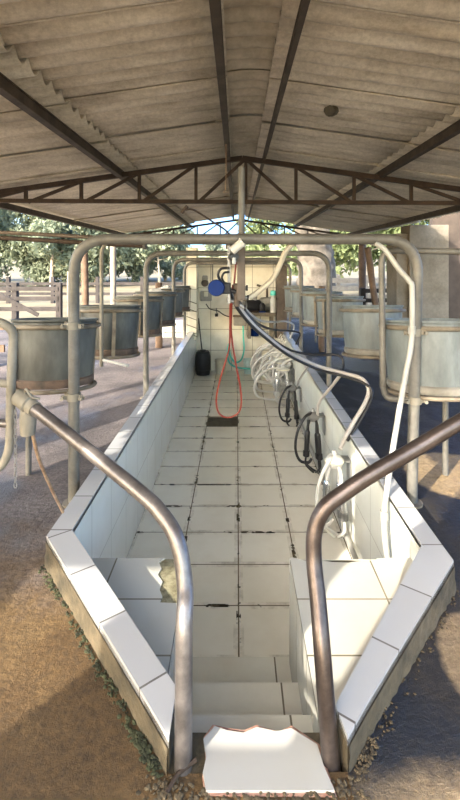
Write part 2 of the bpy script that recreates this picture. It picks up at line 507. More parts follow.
# pit floor with one tile missing
hx0, hx1, hy0, hy1 = -0.41, 0.01, 6.146, 6.546
f = MB()
Y0 = 1.3
for x0, y0, x1, y1 in ((XL,Y0,XR,hy0), (XL,hy1,XR,YB), (XL,hy0,hx0,hy1), (hx1,hy0,XR,hy1)):
    f.face([(x0,y0,FZ), (x1,y0,FZ), (x1,y1,FZ), (x0,y1,FZ)])
struct('floor', f, M['floor'])
f = MB()
f.face([(hx0,hy0,FZ-.02), (hx1,hy0,FZ-.02), (hx1,hy1,FZ-.02), (hx0,hy1,FZ-.02)])
for a, b in (((hx0,hy0),(hx1,hy0)), ((hx1,hy0),(hx1,hy1)), ((hx1,hy1),(hx0,hy1)), ((hx0,hy1),(hx0,hy0))):
    f.face([(a[0],a[1],FZ), (b[0],b[1],FZ), (b[0],b[1],FZ-.02), (a[0],a[1],FZ-.02)])
struct('floor_gap', f, M['mud'])

# side walls (inner tiled faces) and copings
TOP = 0.15
def wall_side(name, inn, out, sgn):
    poly = [(inn[0][0], YB), (inn[1][0], inn[1][1]), (inn[2][0], inn[2][1]), (out[2][0], out[2][1]), (out[1][0], out[1][1]), (out[0][0], YB)]
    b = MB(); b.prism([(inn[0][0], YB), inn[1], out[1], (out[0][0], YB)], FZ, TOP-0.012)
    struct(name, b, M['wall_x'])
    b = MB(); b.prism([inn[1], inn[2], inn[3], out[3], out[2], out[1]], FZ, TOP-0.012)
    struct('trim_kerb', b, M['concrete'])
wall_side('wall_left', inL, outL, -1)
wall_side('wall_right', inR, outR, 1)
def coping(inn, out, name):
    bm = bmesh.new(); uvl = bm.loops.layers.uv.new('UVMap')
    off = 0.0
    for i in range(len(inn)-1):
        a, b, c, d = [Vector(p) for p in (inn[i], inn[i+1], out[i+1], out[i])]
        dr = (b-a).normalized(); nr = Vector((-dr.y, dr.x))
        if i == 0: off = -(b-a).length          # a joint falls on the corner
        t = TOP
        def q(pts):
            fc = bm.faces.new([bm.verts.new(p) for p in pts])
            for lp in fc.loops:
                p = Vector(lp.vert.co[:2])-a
                lp[uvl].uv = (p.dot(dr)+off+40*0.33, abs(p.dot(nr))*0.5+1.0+(0.03 if lp.vert.co.z < t-.01 else 0))
        q([(*a,t), (*b,t), (*c,t), (*d,t)])
        q([(*a,t-.03), (*b,t-.03), (*b,t), (*a,t)])
        q([(*d,t), (*c,t), (*c,t-.03), (*d,t-.03)])
        if i == len(inn)-2: q([(*b,t-.03), (*c,t-.03), (*c,t), (*b,t)])
        off = 0.0 if i == 0 else off+(b-a).length
    bmesh.ops.recalc_face_normals(bm, faces=bm.faces)
    me = bpy.data.meshes.new(name); bm.to_mesh(me); bm.free()
    o = bpy.data.objects.new(name, me); C.objects.link(o); me.materials.append(M['coping']); o['kind'] = 'structure'
coping(inL, outL, 'trim_coping_left')
coping(inR, outR, 'trim_coping_right')
# rough mortar lump at the outer corners
random.seed(5)
def rough_lump(name, path, w0, h0, mat):
    b = MB(); n = len(path)
    pts = []
    for p, q in zip(path, path[1:]):
        for k in range(6): pts.append(Vector(p).lerp(Vector(q), k/6))
    pts.append(Vector(path[-1]))
    b.tube(pts, [w0*(0.7+0.6*random.random()) for _ in pts], 8)
    for v in b.bm.verts:
        v.co += Vector((random.uniform(-1,1), random.uniform(-1,1), random.uniform(-1,1)))*0.006
    struct(name, b, mat)
def skirt(name, path, flip):
    pts = []
    for p, q in zip(path, path[1:]):
        n = max(2, int((Vector(q)-Vector(p)).length/0.03))
        for k in range(n): pts.append(Vector(p).lerp(Vector(q), k/n))
    pts.append(Vector(path[-1]))
    b = MB(); rows = []
    for i, p in enumerate(pts):
        a, c = pts[max(0,i-1)], pts[min(len(pts)-1,i+1)]
        t = (c-a).normalized(); nrm = Vector((t.y, -t.x))*flip
        col = []
        for j in range(6):
            u = j/5
            o = 0.004+0.010*u*u+(random.uniform(-.003,.004) if 0 < j else 0)
            col.append(b.bm.verts.new((p.x+nrm.x*o, p.y+nrm.y*o, (TOP-0.028)*(1-u)-0.01*(j == 5))))
        rows.append(col)
    for A, B in zip(rows, rows[1:]):
        for j in range(5): b.bm.faces.new((A[j], B[j], B[j+1], A[j+1]))
    struct(name, b, M['concrete'], True)
skirt('trim_kerb_face_left', [(-0.925,4.5), (-0.925,2.235), (-0.285,1.41), (-0.19,1.285)], 1)
skirt('trim_kerb_face_right', [(0.965,4.5), (0.965,2.05), (0.388,1.385), (0.31,1.29)], -1)
rough_lump('trim_mortar_front', [(-0.23,1.25,-0.01), (-0.05,1.20,-0.005), (0.15,1.205,-0.01), (0.34,1.25,-0.01)], 0.014, 0, M['concrete'])

# blocks beside the stairs
SX0, SX1 = -0.25, 0.265
b = MB(); b.prism([(SX0,1.44), (SX0,2.30), (XL,2.30), (XL,2.285), (-0.271,1.55)], FZ, -0.012)
struct('wall_stair_left', b, M['concrete'])
b = MB(); b.prism([(SX1,1.30), (0.295,1.38), (0.326,1.425), (XR,2.165), (XR,2.30), (SX1,2.30)], FZ, -0.012)
struct('wall_stair_right', b, M['concrete'])
# tile skins on them
b = MB()
jag = [(-0.36,2.30), (-0.385,2.27), (-0.365,2.22), (-0.375,2.18), (-0.345,2.13), (-0.35,2.08), (-0.33,2.035), (-0.335,2.0), (SX0,1.995)]
b.prism([(SX0,1.46), (-0.271,1.551), (XL,2.287), (XL,2.30)]+jag, -0.012, 0.0)
struct('trim_tread_left', b, M['step'])
b = MB(); b.prism([(SX0,1.995), (-0.335,2.0), (-0.33,2.035), (-0.35,2.08), (-0.345,2.13), (-0.375,2.18), (-0.365,2.22), (-0.385,2.27), (-0.36,2.30), (SX0,2.30)], -0.012, -0.006)
struct('trim_broken_left', b, M['broken'])
b = MB(); b.prism([(SX1,1.31), (0.295,1.382), (0.326,1.427), (XR,2.167), (XR,2.30), (0.70,2.30), (0.69,2.285), (0.62,2.28), (0.55,2.265), (0.47,2.27), (0.40,2.285), (0.33,2.28), (0.29,2.30), (SX1,2.30)], -0.012, 0.0)
struct('trim_tread_right', b, M['step'])
b = MB()
b.face([(SX1-.003,1.3,FZ), (SX1-.003,2.30,FZ), (SX1-.003,2.30,0), (SX1-.003,1.3,0)])
struct('trim_stair_face_right', b, M['step'])
b = MB(); b.face([(SX0+.003,1.4,FZ), (SX0+.003,2.30,FZ), (SX0+.003,2.30,0), (SX0+.003,1.4,0)])
struct('trim_stair_face_left', b, M['step'])
b = MB(); b.face([(SX1,2.303,FZ), (XR,2.303,FZ), (XR,2.303,-.01), (SX1,2.303,-.01)]); b.face([(SX0,2.303,FZ), (XL,2.303,FZ), (XL,2.303,-.01), (SX0,2.303,-.01)])
struct('trim_block_back', b, M['wall_y'])
# steps
st = [(0.06, 1.20, 1.40), (-0.135, 1.36, 1.64), (-0.33, 1.60, 1.98), (-0.525, 1.94, 2.335)]
for i, (z, y0, y1) in enumerate(st):
    b = MB(); b.prism([(SX0+.06,y0), (SX1-.01,y0), (SX1-.01,y1), (SX0+.06,y1)] if i == 0 else [(SX0,y0), (SX1,y0), (SX1,y1), (SX0,y1)], FZ if i else -0.1, z-0.012)
    struct('trim_step_core', b, M['concrete'] if i == 0 else M['concrete'])
    b = MB()
    if i == 0:
        poly = [(-.083,1.237),(.262,1.237),(.245,1.296),(.236,1.355),(.165,1.402),(.12,1.392),(.06,1.405),(.02,1.388),(-.03,1.395),(-.0675,1.408),(-.10,1.37),(-.088,1.32),(-.095,1.28)]
        b.prism(poly, z-0.012, z)
    elif i == 1:
        b.prism([(SX0,y0), (SX1,y0), (SX1,y1), (SX0+0.05,y1), (SX0+0.045,y1-0.03), (SX0,y1-0.04)], z-0.012, z)
    else:
        b.prism([(SX0,y0), (SX1,y0), (SX1,y1), (SX0,y1)], z-0.012, z)
    struct('trim_step', b, M['slab'] if i == 0 else M['tread'])
    if i == 0:
        cx0, cy0 = 0.08, 1.32
        rim = [(cx0+(x-cx0)*1.03+random.uniform(-.004,.006), cy0+(y-cy0)*1.14+random.uniform(-.004,.006)) for x, y in poly]
        b = MB(); b.prism(rim, z-0.03, z-0.008); struct('trim_threshold_mortar', b, M['redmortar'])

# back wall with pillars
b = MB(); b.prism([(-0.95,YB), (0.965,YB), (0.965,YB+0.15), (-0.95,YB+0.15)], FZ, 1.58)
struct('wall_back', b, M['wall_y'])
b = MB(); b.box((-0.87,9.0,0.875), (0.19,0.5,1.75)); struct('wall_pillar_left', b, M['wall_y'])
b = MB(); b.box((0.86,8.95,0.75), (0.19,0.35,1.5)); struct('wall_pillar_right', b, M['brown_post'])
b = MB()
for k in range(5): b.box((-0.862,8.742,0.10+0.155*k), (0.205,0.02,0.012), Matrix.Rotation(0.35, 3, 'Y'))
struct('trim_pillar_grooves', b, M['mud'])

# ------------------------------------------------------------------ roof
RX, RH, SL = 0.02, 2.79, 0.143
def rz(x): return RH-SL*abs(x-RX)
PITCH, AMP = 0.165, 0.033
YF, YE = -0.15, 13.1
def sheet_row(x0, x1, dz, y0=YF, y1=YE, amp=AMP, mat='roof', nx=4, zf=rz):
    b = MB(); k = 0
    y = -0.6
    while y < y1-0.05:
        ye = min(y+0.96+0.10, y1)
        n = max(2, int((ye-y)/PITCH*12)); rows = []
        for j in range(n+1):
            yy = max(y, YF)+(ye-max(y, YF))*j/n
            h = amp*(1-2*abs(math.sin(PI*yy/PITCH))**0.85)
            off = dz + 0.022*(yy-y)/1.06
            rows.append([b.bm.verts.new((x0+(x1-x0)*i/nx, yy, zf(x0+(x1-x0)*i/nx)+off+h)) for i in range(nx+1)])
        for A, B in zip(rows, rows[1:]):
            for i in range(nx): b.bm.faces.new((A[i], A[i+1], B[i+1], B[i]))
        y += 0.96; k += 1
    o = b.build('ceiling', M[mat], None, True)
    o.modifiers.clear()
    s = o.modifiers.new('sol', 'SOLIDIFY'); s.thickness = 0.012; s.offset = 1
    o['kind'] = 'structure'
    return o
sheet_row(-1.36, -0.07, 0.028); sheet_row(-3.32, -1.20, -0.008)
sheet_row(0.23, 1.62, 0.028); sheet_row(1.58, 3.60, 0.018)
def cap_z(x): return RH+0.045-0.45*(x-0.12)**2-0.02*abs(x-0.02)
sheet_row(-0.20, 0.42, 0.012, amp=0.028, mat='cap', nx=8, zf=cap_z)

# purlins: steel bars that run with the ridge
pur = [(-0.10, 'brown steel purlin along the ridge, the left one of the pair', 0.035, 0.08), (0.31, 'brown steel purlin along the ridge, the right one of the pair', 0.022, 0.05),
       (-1.33, 'brown steel purlin under the middle of the left roof slope', 0.045, 0.07), (1.63, 'brown steel purlin under the middle of the right roof slope', 0.04, 0.06),
       (-3.10, 'brown steel purlin near the left eave by the trees', 0.05, 0.07), (3.15, 'brown steel purlin near the right eave by the beige wall', 0.05, 0.07)]
for x, lab, wx, wz in pur:
    b = MB(); zc = rz(x)-(0.020 if x < -1.0 else 0.0)-AMP-wz/2-0.022-wx*0.1
    b.bar((x,YF,zc), (x,YE-0.1,zc), wx, wz)
    for s in (-1, 1): b.bar((x,YF,zc+s*wz/2), (x,YE-0.1,zc+s*wz/2), wx*1.35, 0.012)
    o = b.build('purlin', M['purlin'], None, False); tag(o, lab, 'purlin', 'roof purlins'); recenter(o, (x, YF, zc))

def truss(Y, lab):
    t = thing('roof_truss', lab, 'truss', (0.1,Y,2.16), 'roof trusses')
    zt = lambda x: rz(x)-0.125
    zb = 2.16
    for sg in (-1, 1):
        MB().bar((0.06,Y,zt(0.06)), (sg*3.42,Y,zt(sg*3.42)-0.0), 0.05, 0.055).build('top_chord', M['steel_dark'], t, False)
    MB().bar((-3.42,Y,zb+.02), (3.42,Y,zb-.015), 0.05, 0.045).build('bottom_chord', M['steel_dark'], t, False)
    xs = [-2.98,-2.40,-1.77,-1.11,-0.466,0.10,0.67,1.33,1.98,2.62,3.1]
    for x in xs: MB().bar((x,Y,zb), (x,Y,zt(x)), 0.035, 0.035).build('post', M['steel_dark'], t, False)
    for i in range(len(xs)-1):
        a, c = xs[i], xs[i+1]
        if c <= 0.11: A, B = (a+0.03,Y,zb), (c-0.02,Y,zt(c-0.02)-.02)
        else: A, B = (a+0.02,Y,zt(a+0.02)-.02), (c-0.03,Y,zb)
        MB().bar(A, B, 0.03, 0.035).build('diagonal', M['steel_dark'], t, False)
    return t
t1 = truss(5.23, 'dark rusty steel roof truss spanning the near half of the shed')
t2 = truss(12.85, 'dark steel roof truss at the far gable against the blue sky')

# roof posts
def post(name, x, y, z1, wx, mat, lab, cat='post', grp=None, lean=(0,0), z0=0.0):
    b = MB()
    if mat in ('wood_brown', 'wood_pale', 'wood'):
        n = 9; pts = [(x+lean[0]*k/n+random.uniform(-.006,.006), y+lean[1]*k/n, z0+(z1-z0)*k/n) for k in range(n+1)]
        b.tube(pts, [wx/2*(1.0+random.uniform(-.08,.08)) for _ in pts], 10)
    else:
        b.box((x,y,(z0+z1)/2), (wx,wx,z1-z0))
    o = b.build(name, M[mat], None, mat != 'plaster', 0.006 if mat == 'plaster' else 0)
    tag(o, lab, cat, grp); return recenter(o, (x,y,z0))
post('roof_post', -3.42, 12.7, 2.2, 0.17, 'wood_pale', 'pale round post holding the far left roof corner')
post('roof_post', 3.46, 12.7, 2.2, 0.2, 'wood_brown', 'dark post holding the far right roof corner')
post('roof_post', -3.43, 5.23, 2.2, 0.15, 'wood_brown', 'brown post under the left end of the near truss')
post('roof_post', 3.43, 5.23, 2.2, 0.15, 'wood_brown', 'brown post under the right end of the near truss')
post('fence_post', -3.62, 11.0, 1.88, 0.17, 'wood_brown', 'tall brown wooden post just left of the pale post', lean=(-.03,0))

# ------------------------------------------------------------------ pipe arches over the pit
def arch(Y, xl, xr, zt, lab, r, rb, footx=0):
    t = thing('pipe_arch', lab, 'pipe arch', (0,Y,0), 'pipe arches over the pit')
    pts = fillet([(xl,Y,0), (xl,Y,zt), (xr,Y,zt), (xr-footx,Y,0)], rb, 10)
    MB().tube(pts, r, 16).build('bent_pipe', M['pipe'], t)
    for x in (xl, xr-footx):
        MB().lathe([(0,0), (r*2.0,0), (r*2.0,0.012), (r,0.014)], (x,Y,0), 20).build('foot_plate', M['ring'], t)
    return t
a1 = arch(2.82, -1.0, 1.11, 1.62, 'nearest and largest grey pipe arch, with the centre post', 0.033, 0.22, 0.04)
arch(5.0, -0.99, 1.0, 1.575, 'second grey pipe arch from the front, over the black milking clusters', 0.03, 0.2)
arch(7.1, -0.98, 0.99, 1.515, 'third grey pipe arch from the front, near the back wall', 0.03, 0.18)
arch(8.62, -0.985, 0.995, 1.46, 'farthest grey pipe arch, beside the back wall pillars', 0.028, 0.18)

# pipe coming from the left with a flange, holding the second tub
t = thing('hanging_bracket', 'pair of dark horizontal pipes from the left ending in a black flange', 'bracket', (-2.6,3.9,0))
A, B = P(-60,229,3.9), P(143,240,3.9)
MB().tube([A, B], 0.017, 10).build('upper_pipe', M['brown_post'], t)
A2, B2 = P(-60,231.5,3.9), P(143,246,3.9)
A2.z = A.z-0.045
MB().tube([A2, B2], 0.02, 10).build('lower_pipe', M['steel_dark'], t)
MB().box(P(145,243.5,3.9), (0.03,0.07,0.10)).build('flange', M['black'], t, False, 0.006)
MB().box((A.x, 3.9, A.z/2), (0.09,0.09,A.z+0.06)).build('support_post', M['brown_post'], t, False)
q = [P(101.5,394,3.88)]; q[0].z = 0.60
pp = fillet([P(143,243,3.88), P(101.5,241,3.88), q[0]], 0.12, 8)
MB().tube(pp, 0.017, 12).build('drop_pipe', M['cream'], t)
MB().tube([P(103,360,3.87), P(128,366,3.80)], 0.013, 10).build('rod', M['white_plastic'], t)

# ------------------------------------------------------------------ feed tubs
def make_tub(mat, lab, rad=0.265, H=0.43, grp='feed tubs', straps=(2.35, 3.6, 0.3)):
    t = thing('feed_tub', lab, 'feed tub', (0,0,0), grp)
    r0, r1 = rad*0.93, rad
    MB().lathe([(0,0.02), (r0*0.97,0.02), (r0,0.035), (r0+(r1-r0)*0.5,H*0.5), (r1,H-0.02), (r1+0.012,H-0.01), (r1+0.013,H), (r1-0.004,H+0.002),
                (r1-0.012,H-0.02), (r0-0.01,0.05), (0,0.045)], seg=48).build('bowl', M[mat], t, local=True)
    MB().lathe([(r1-0.0125,H-0.02), (r0-0.011,0.052), (0,0.047)], seg=40).build('liner', M['tub_in'], t, local=True)
    MB().lathe([(0,0.0), (r0*1.0,0.0), (r0*1.045,0.02), (r0*1.045,0.045), (r0*1.0,0.055), (r0*0.98,0.05)], seg=48).build('base_band', M['tub_base' if mat == 'tub' else 'tub_in'], t, local=True)
    MB().ring((0,0,H-0.045), r1+0.018, 0.015, 48, 8).build('upper_ring', M['ring'], t, local=True)
    b = MB().ring((0,0,-0.014), r0+0.02, 0.014, 48, 8)
    b.tube([(-r0-.02,0,-.014), (r0+.02,0,-.014)], 0.012, 8); b.tube([(0,-r0-.02,-.014), (0,r0+.02,-.014)], 0.012, 8)
    b.build('lower_ring', M['ring'], t, local=True)
    for a in straps:
        rr = r1+0.02
        c, s = math.cos(a), math.sin(a)
        MB().bar((c*rr, s*rr, H-0.045), (c*(r0+0.022), s*(r0+0.022), -0.014), 0.03, 0.008, up=(c,s,0)).build('strap', M['ring'], t, local=True, smooth=False)
    return t
tubL = [(-1.235,3.10,0.665), (-1.16,4.18,0.655), (-1.15,5.36,0.65), (-1.10,6.20,0.65), (-1.14,7.45,0.62), (-1.12,8.30,0.62)]
labL = ['grey galvanised feed tub nearest on the left, behind the big arch', 'second grey feed tub from the front on the left side',
        'left feed tub just behind the second arch pole', 'fourth feed tub from the front in the left row', 'fifth feed tub from the front in the left row, at the third arch', 'farthest feed tub of the left row, by the tiled pillar']
labR = ['large pale feed tub nearest on the right, cut by the photo edge', 'second pale feed tub from the front on the right side, above dark wet ground',
        'right feed tub just behind the second arch pole', 'fourth feed tub from the front in the right row', 'fifth feed tub from the front in the right row, near the brown pillar', 'farthest feed tub of the right row']
def tilt(o, a, deg=5.0):
    o.rotation_euler = (Matrix.Rotation(math.radians(-deg), 3, 'X') @ Matrix.Rotation(a, 3, 'Z')).to_euler()
T0 = make_tub('tub', labL[0]); T0.location = tubL[0]; tilt(T0, 0.4)
for i in range(1, 6): tilt(dup(T0, tubL[i], labL[i]), 0.4+i*1.1, 5-0.6*i)
tubR = [(1.30,3.05,0.645), (1.235,4.18,0.655), (1.20,5.36,0.65), (1.15,6.20,0.65), (1.15,7.45,0.62), (1.12,8.30,0.62)]
T1 = make_tub('tub_pale', labR[0], 0.305, 0.45, straps=(2.2, 0.3)); T1.location = tubR[0]
T2 = make_tub('tub_pale', labR[1], straps=(1.2, 0.3)); T2.location = tubR[1]
for i in range(2, 6): tilt(dup(T2, tubR[i], labR[i]), i*1.3, 5-0.6*i)
tilt(T1, 0.0); tilt(T2, 0.0)
# carrier rails that hold the rows
for sg, lab in ((-1, 'grey carrier pipe behind the left row of feed tubs'), (1, 'grey carrier pipe behind the right row of feed tubs')):
    t = thing('carrier_rail', lab, 'rail', (sg*1.44,5.7,0), 'carrier rails')
    MB().tube([(sg*1.45,2.95,0.62), (sg*1.45,8.6,0.62)], 0.022, 12).build('pipe', M['pipe'], t)
    for y in (3.2, 8.45): MB().tube([(sg*1.45,y,0), (sg*1.45,y,0.61)], 0.02, 12).build('leg', M['pipe'], t)
# clamps where rings meet the big arch poles
for sg, x, lab in ((-1, -1.0, 'pair of rusty clamps joining the near left tub to the arch pole'), (1, 1.085, 'pair of rusty clamps joining the near right tub to the arch pole')):
    t = thing('pipe_clamp', lab, 'clamp', (x,2.82,0.64), 'pipe clamps')
    for z in (1.09 if sg < 0 else 1.05, 0.655 if sg < 0 else 0.635):
        b = MB().lathe([(0.034,-0.022), (0.042,-0.022), (0.042,0.022), (0.034,0.022)], (x+(sg*0.0),2.82,z), 20)
        b.bar((x,2.82,z), (x+sg*0.09,2.92,z), 0.02, 0.03)
        for k in (-1, 1): b.lathe([(0,0), (0.011,0), (0.011,0.02), (0,0.02)], (x+k*0.055,2.785,z), 8, axis=(0,-1,0)); b.bar((x+k*0.03,2.80,z), (x+k*0.07,2.80,z), 0.008, 0.026)
        b.build('clamp', M['cream'], t)

# white feed heaped in some tubs
for (x, y, z), lab in ((tubL[3], 'heap of white feed in the fourth left tub'), (tubL[4], 'heap of white feed in the fifth left tub')):
    b = MB(); rr = 0.235; prof = [(rr,0)]
    for k in range(1, 6): prof.append((rr*(1-k/6), 0.10*math.sin(k/6*PI/2)))
    prof.append((0,0.105))
    b.lathe(prof, (0,0,0), 24); b.lathe([(rr,0), (0,-0.01)], (0,0,0), 24)
    for v in b.bm.verts: v.co += Vector((random.uniform(-.008,.008), random.uniform(-.008,.008), random.uniform(-.012,.012)))
    bmesh.ops.remove_doubles(b.bm, verts=b.bm.verts, dist=0.02)
    o = b.build('feed_heap', M['salt'], None); o.location = (x, y, z+0.37); tag(o, lab, 'animal feed', 'white feed heaps')

# right bail pipe in front of the near right tub
t = thing('bail_pipe', 'tall grey bent pipe frame at the left edge of the near right tub', 'pipe frame', (0.95,3.0,0))
pp = fillet([P(383,388,3.0), P(381.5,250,3.0), P(470,252,3.0), (1.95,3.0,1.54)], 0.09, 8)
MB().tube(pp, 0.021, 12).build('pipe', M['pipe'], t)
MB().tube([(1.93,3.0,0), (1.93,3.0,1.56)], 0.03, 12).build('post', M['pipe'], t)
MB().tube(fillet([P(383,386,3.0), P(386,398,2.95), (1.12,2.80,0.63)], 0.06), 0.02, 12).build('lower_bend', M['pipe'], t)
# left bail hoop by the hand rail
t = thing('bail_hoop', 'cream bent pipe hoop at the left edge, hung with a chain', 'pipe hoop', (-1.7,1.97,0))
pp = fillet([(-1.72,1.97,1.26), P(2,322,1.97), P(14,331,1.97), P(11,380,1.97), P(10,450,1.97), P(0,470,1.97), (-1.72,1.97,0.50)], 0.07, 8)
MB().tube(pp, 0.019, 12).build('hoop_pipe', M['cream'], t)
MB().tube([(-1.72,1.97,1.03), P(9,384,1.97)], 0.017, 12).build('middle_arm', M['cream'], t)
MB().tube([(-1.72,1.97,0.86), P(9,424,1.97)], 0.017, 12).build('lower_arm', M['rail_l'], t)
MB().tube([(-1.72,1.97,0), (-1.72,1.97,1.3)], 0.03, 12).build('post', M['cream'], t)
# chain
b = MB(); z = 0.845; k = 0; cx, cy = P(16,420,1.95).x, 1.945
while z > 0.52:
    pts = []
    for j in range(10):
        a = 2*PI*j/10; u, v = 0.006*math.cos(a), 0.013*math.sin(a)
        pts.append((cx+(u if k % 2 else 0), cy+(0 if k % 2 else u), z+v))
    b.tube(pts, 0.0021, 5, closed=True); z -= 0.0205; k += 1
o = tag(b.build('chain', M['zinc'], None), 'thin steel chain hanging down from the left pipe hoop', 'chain'); recenter(o, (cx, cy, 0.52))

# ------------------------------------------------------------------ hand rails
t = thing('handrail', 'light galvanised handrail left of the stairs, rising to the pipe hoop', 'handrail', (-0.15,1.30,0), 'stair handrails')
LP = [(-0.152,1.295,-0.02), P(184,640,1.345), P(185,585,1.42), P(177,540,1.47), P(160,512,1.53), P(143,495,1.58), P(104,463,1.70), P(60,428,1.83), P(22,399,1.945)]
MB().tube(smooth_path(LP, 8), 0.0255, 18).build('rail_pipe', M['rail_l'], t)
d = (LP[-1]-LP[-2]).normalized()
MB().tube([LP[-1]-d*0.09, LP[-1]-d*0.055, LP[-1]-d*0.05, LP[-1]+d*0.02], [0.03,0.03,0.037,0.037], 16).build('end_sleeve', M['cream'], t)
MB().lathe([(0,-0.06), (0.03,-0.055), (0.034,0.0), (0.03,0.055), (0,0.06)], LP[-1]+Vector((0.03,-0.01,-0.09)), 14).build('lock_plate', M['cream'], t)
MB().tube(smooth_path([LP[-1]+Vector((0.015,0,0.01)), LP[-1]+Vector((0.03,-.03,0.05)), LP[-1]+Vector((0.06,-.04,0.02)), LP[-1]+Vector((0.09,-.03,0.01))]), 0.005, 8).build('wire_tie', M['cream'], t)
t = thing('handrail', 'dark worn steel handrail right of the stairs, leaning inwards', 'handrail', (0.27,1.3,0), 'stair handrails')
RP = [(0.272,1.305,-0.02), P(323,660,1.37), P(318,600,1.44), P(314,560,1.49), P(315,530,1.51), P(325,508,1.52), P(345,492,1.53), P(372,474,1.54), P(420,446,1.56), P(460,422,1.57), P(560,364,1.60)]
MB().tube(smooth_path(RP, 8), 0.026, 18).build('rail_pipe', M['rail'], t)
e = RP[-1]
MB().tube([(e.x,e.y,0), (e.x,e.y,e.z+.02)], 0.03, 12).build('end_post', M['rail'], t)
# rope from the left rail
rp = smooth_path([P(29,414,1.93), P(34,440,1.96), P(40,462,2.05), P(52,490,2.25), P(63,512,2.42)], 6)
o = tag(MB().tube(rp, 0.0075, 8).build('rope', M['rope'], None), 'brown cord slung from the left handrail end down to the kerb', 'cord'); recenter(o, rp[-1])

# ------------------------------------------------------------------ centre post with its fittings
t = thing('centre_post', 'upright pipe and brown post hung on the middle of the near arch', 'post', (0.025,2.82,1.25))
MB().tube([(0.028,2.86,1.60), (0.028,2.86,2.07)], 0.021, 14).build('pipe', M['pipe'], t)
MB().box((0.026,2.862,1.45), (0.05,0.045,0.42)).build('brown_bar', M['brown_post'], t, False, 0.004)
MB().box((-0.05,2.87,1.44), (0.02,0.02,0.44)).build('flat_bar', M['zinc'], t, False, 0.003)
MB().box((-0.01,2.885,1.585), (0.12,0.012,0.05)).build('cross_plate', M['brown_post'], t, False)
a, c = P(232,251,2.75), P(241.5,243,2.74)
b = MB().tube([a, c], 0.026, 16); d = (c-a).normalized(); b.tube([c-d*.005, c+d*0.012], 0.031, 16)
o = b.build('pipe_elbow', M['white_hose'], None); tag(o, 'white pipe elbow strapped to the centre post under the arch', 'pipe elbow'); recenter(o, a)
b = MB().lathe([(0,0), (0.012,0), (0.012,0.004), (0,0.004)], c+d*0.012, 14, axis=d); k = b.build('bore', M['black'], o, local=True); k.data.transform(Matrix.Translation(-a))
b = MB().lathe([(0,-0.028), (0.026,-0.026), (0.03,0), (0.026,0.028), (0,0.03)], P(233.5,257,2.80), 16, axis=(0.3,-1,0.1))
o = b.build('valve', M['black'], None); tag(o, 'black round valve with white stem on the centre post', 'valve'); recenter(o, P(233.5,257,2.8))
k = MB().tube([P(234,258,2.77), P(234,264,2.76)], 0.011, 10).build('stem', M['white_plastic'], o, local=True); k.data.transform(Matrix.Translation(-P(233.5,257,2.8)))
# pulsator with blue lid
t = thing('pulsator', 'black pulsator body with a round blue lid left of the centre post', 'pulsator', P(218,288,2.86))
MB().lathe([(0,0), (0.047,0), (0.051,0.008), (0.051,0.024), (0.047,0.03), (0,0.03)], P(216,288,2.80), 32, axis=(0.1,1,0)).build('blue_lid', M['blue'], t)
MB().box(P(222,288,2.88), (0.11,0.08,0.07)).build('body', M['black_plastic'], t, False, 0.008)
MB().tube([P(222,288,2.88), P(236,292,2.87)], 0.014, 10).build('pipe', M['black_plastic'], t)
b = MB()
b.tube(smooth_path([P(229,268,2.84), P(221,269,2.82), P(218,275,2.82), P(221,282,2.84)], 6), 0.008, 8)
b.tube(smooth_path([P(229,272,2.85), P(224,273,2.83), P(222,278,2.83), P(225,284,2.85)], 6), 0.007, 8)
o = tag(b.build('hose_loop', M['black'], None), 'small black hose loops above the blue lid', 'hose'); recenter(o, P(221,282,2.84))
# manifold
t = thing('milk_manifold', 'dark metal manifold with stub pipes at the foot of the centre post', 'manifold', (0.05,2.9,1.22))
MB().tube([P(237,284,2.88), P(237,306,2.9)], 0.022, 14).build('body', M['brown_post'], t)
for (x1, y1, x2, y2) in ((236,290,247,288), (236,297,248,298), (236,302,228,300), (238,304,245,308)):
    MB().tube([P(x1,y1,2.9), P(x2,y2,2.9)], 0.014, 10).build('stub', M['zinc'], t)
    MB().tube([P(x2-1,y2,2.9), P(x2+0.8,y2,2.9)], 0.019, 10).build('collar', M['black'], t)

def hose(name, pts, r, mat, lab, cat='hose', n=10, seg=10, grp=None):
    pp = smooth_path(pts, n)
    o = MB().tube(pp, r, seg).build(name, M[mat], None)
    tag(o, lab, cat, grp); lo = min(pp, key=lambda p: p.z)
    return recenter(o, lo)
hose('milk_hose', [P(249,298,2.93), P(258,292,2.93), P(272.6,279,2.91), P(281,262,2.88), P(286,251,2.86), P(294,243,2.85)], 0.018, 'beige_hose', 'thick beige hose curving from the centre post up to the arch pipe')
hose('milk_hose', [P(231,291,2.97), P(240,309,3.0), P(253,325,3.12), P(268,338,3.3), P(282,349,3.45), P(296,356.5,3.6), P(320,367,3.75), P(345,373.5,3.75), P(362,379,3.72), P(368.5,390,3.68), P(365,403,3.64), P(355,420,3.6), P(345,438,3.55), P(340,449,3.5)], 0.017, 'grey_hose', 'thick grey hose sweeping from the centre post to the nearest steel cluster')
hose('milk_hose', [P(230,293,2.94), P(238,309,2.98), P(252,326,3.1), P(267,339,3.28), P(281,350,3.43), P(296,359.5,3.57), P(320,370,3.72), P(345,376.5,3.72), P(365,384,3.69), P(372,392,3.66), P(368,406,3.62), P(358,424,3.58), P(347,441,3.53)], 0.0115, 'black', 'black hose running along under the thick grey hose')
hose('milk_hose', [P(232,291,3.0), P(241,307,3.03), P(255,324,3.15), P(268,336,3.35), P(282,346,3.6), P(296,352,3.9), P(318,355,4.0), P(334,354.5,4.0), P(342,358,3.98), P(343.5,366,3.95), P(342,374,3.9)], 0.0105, 'black', 'black hose sweeping level from the centre post past the second arch')
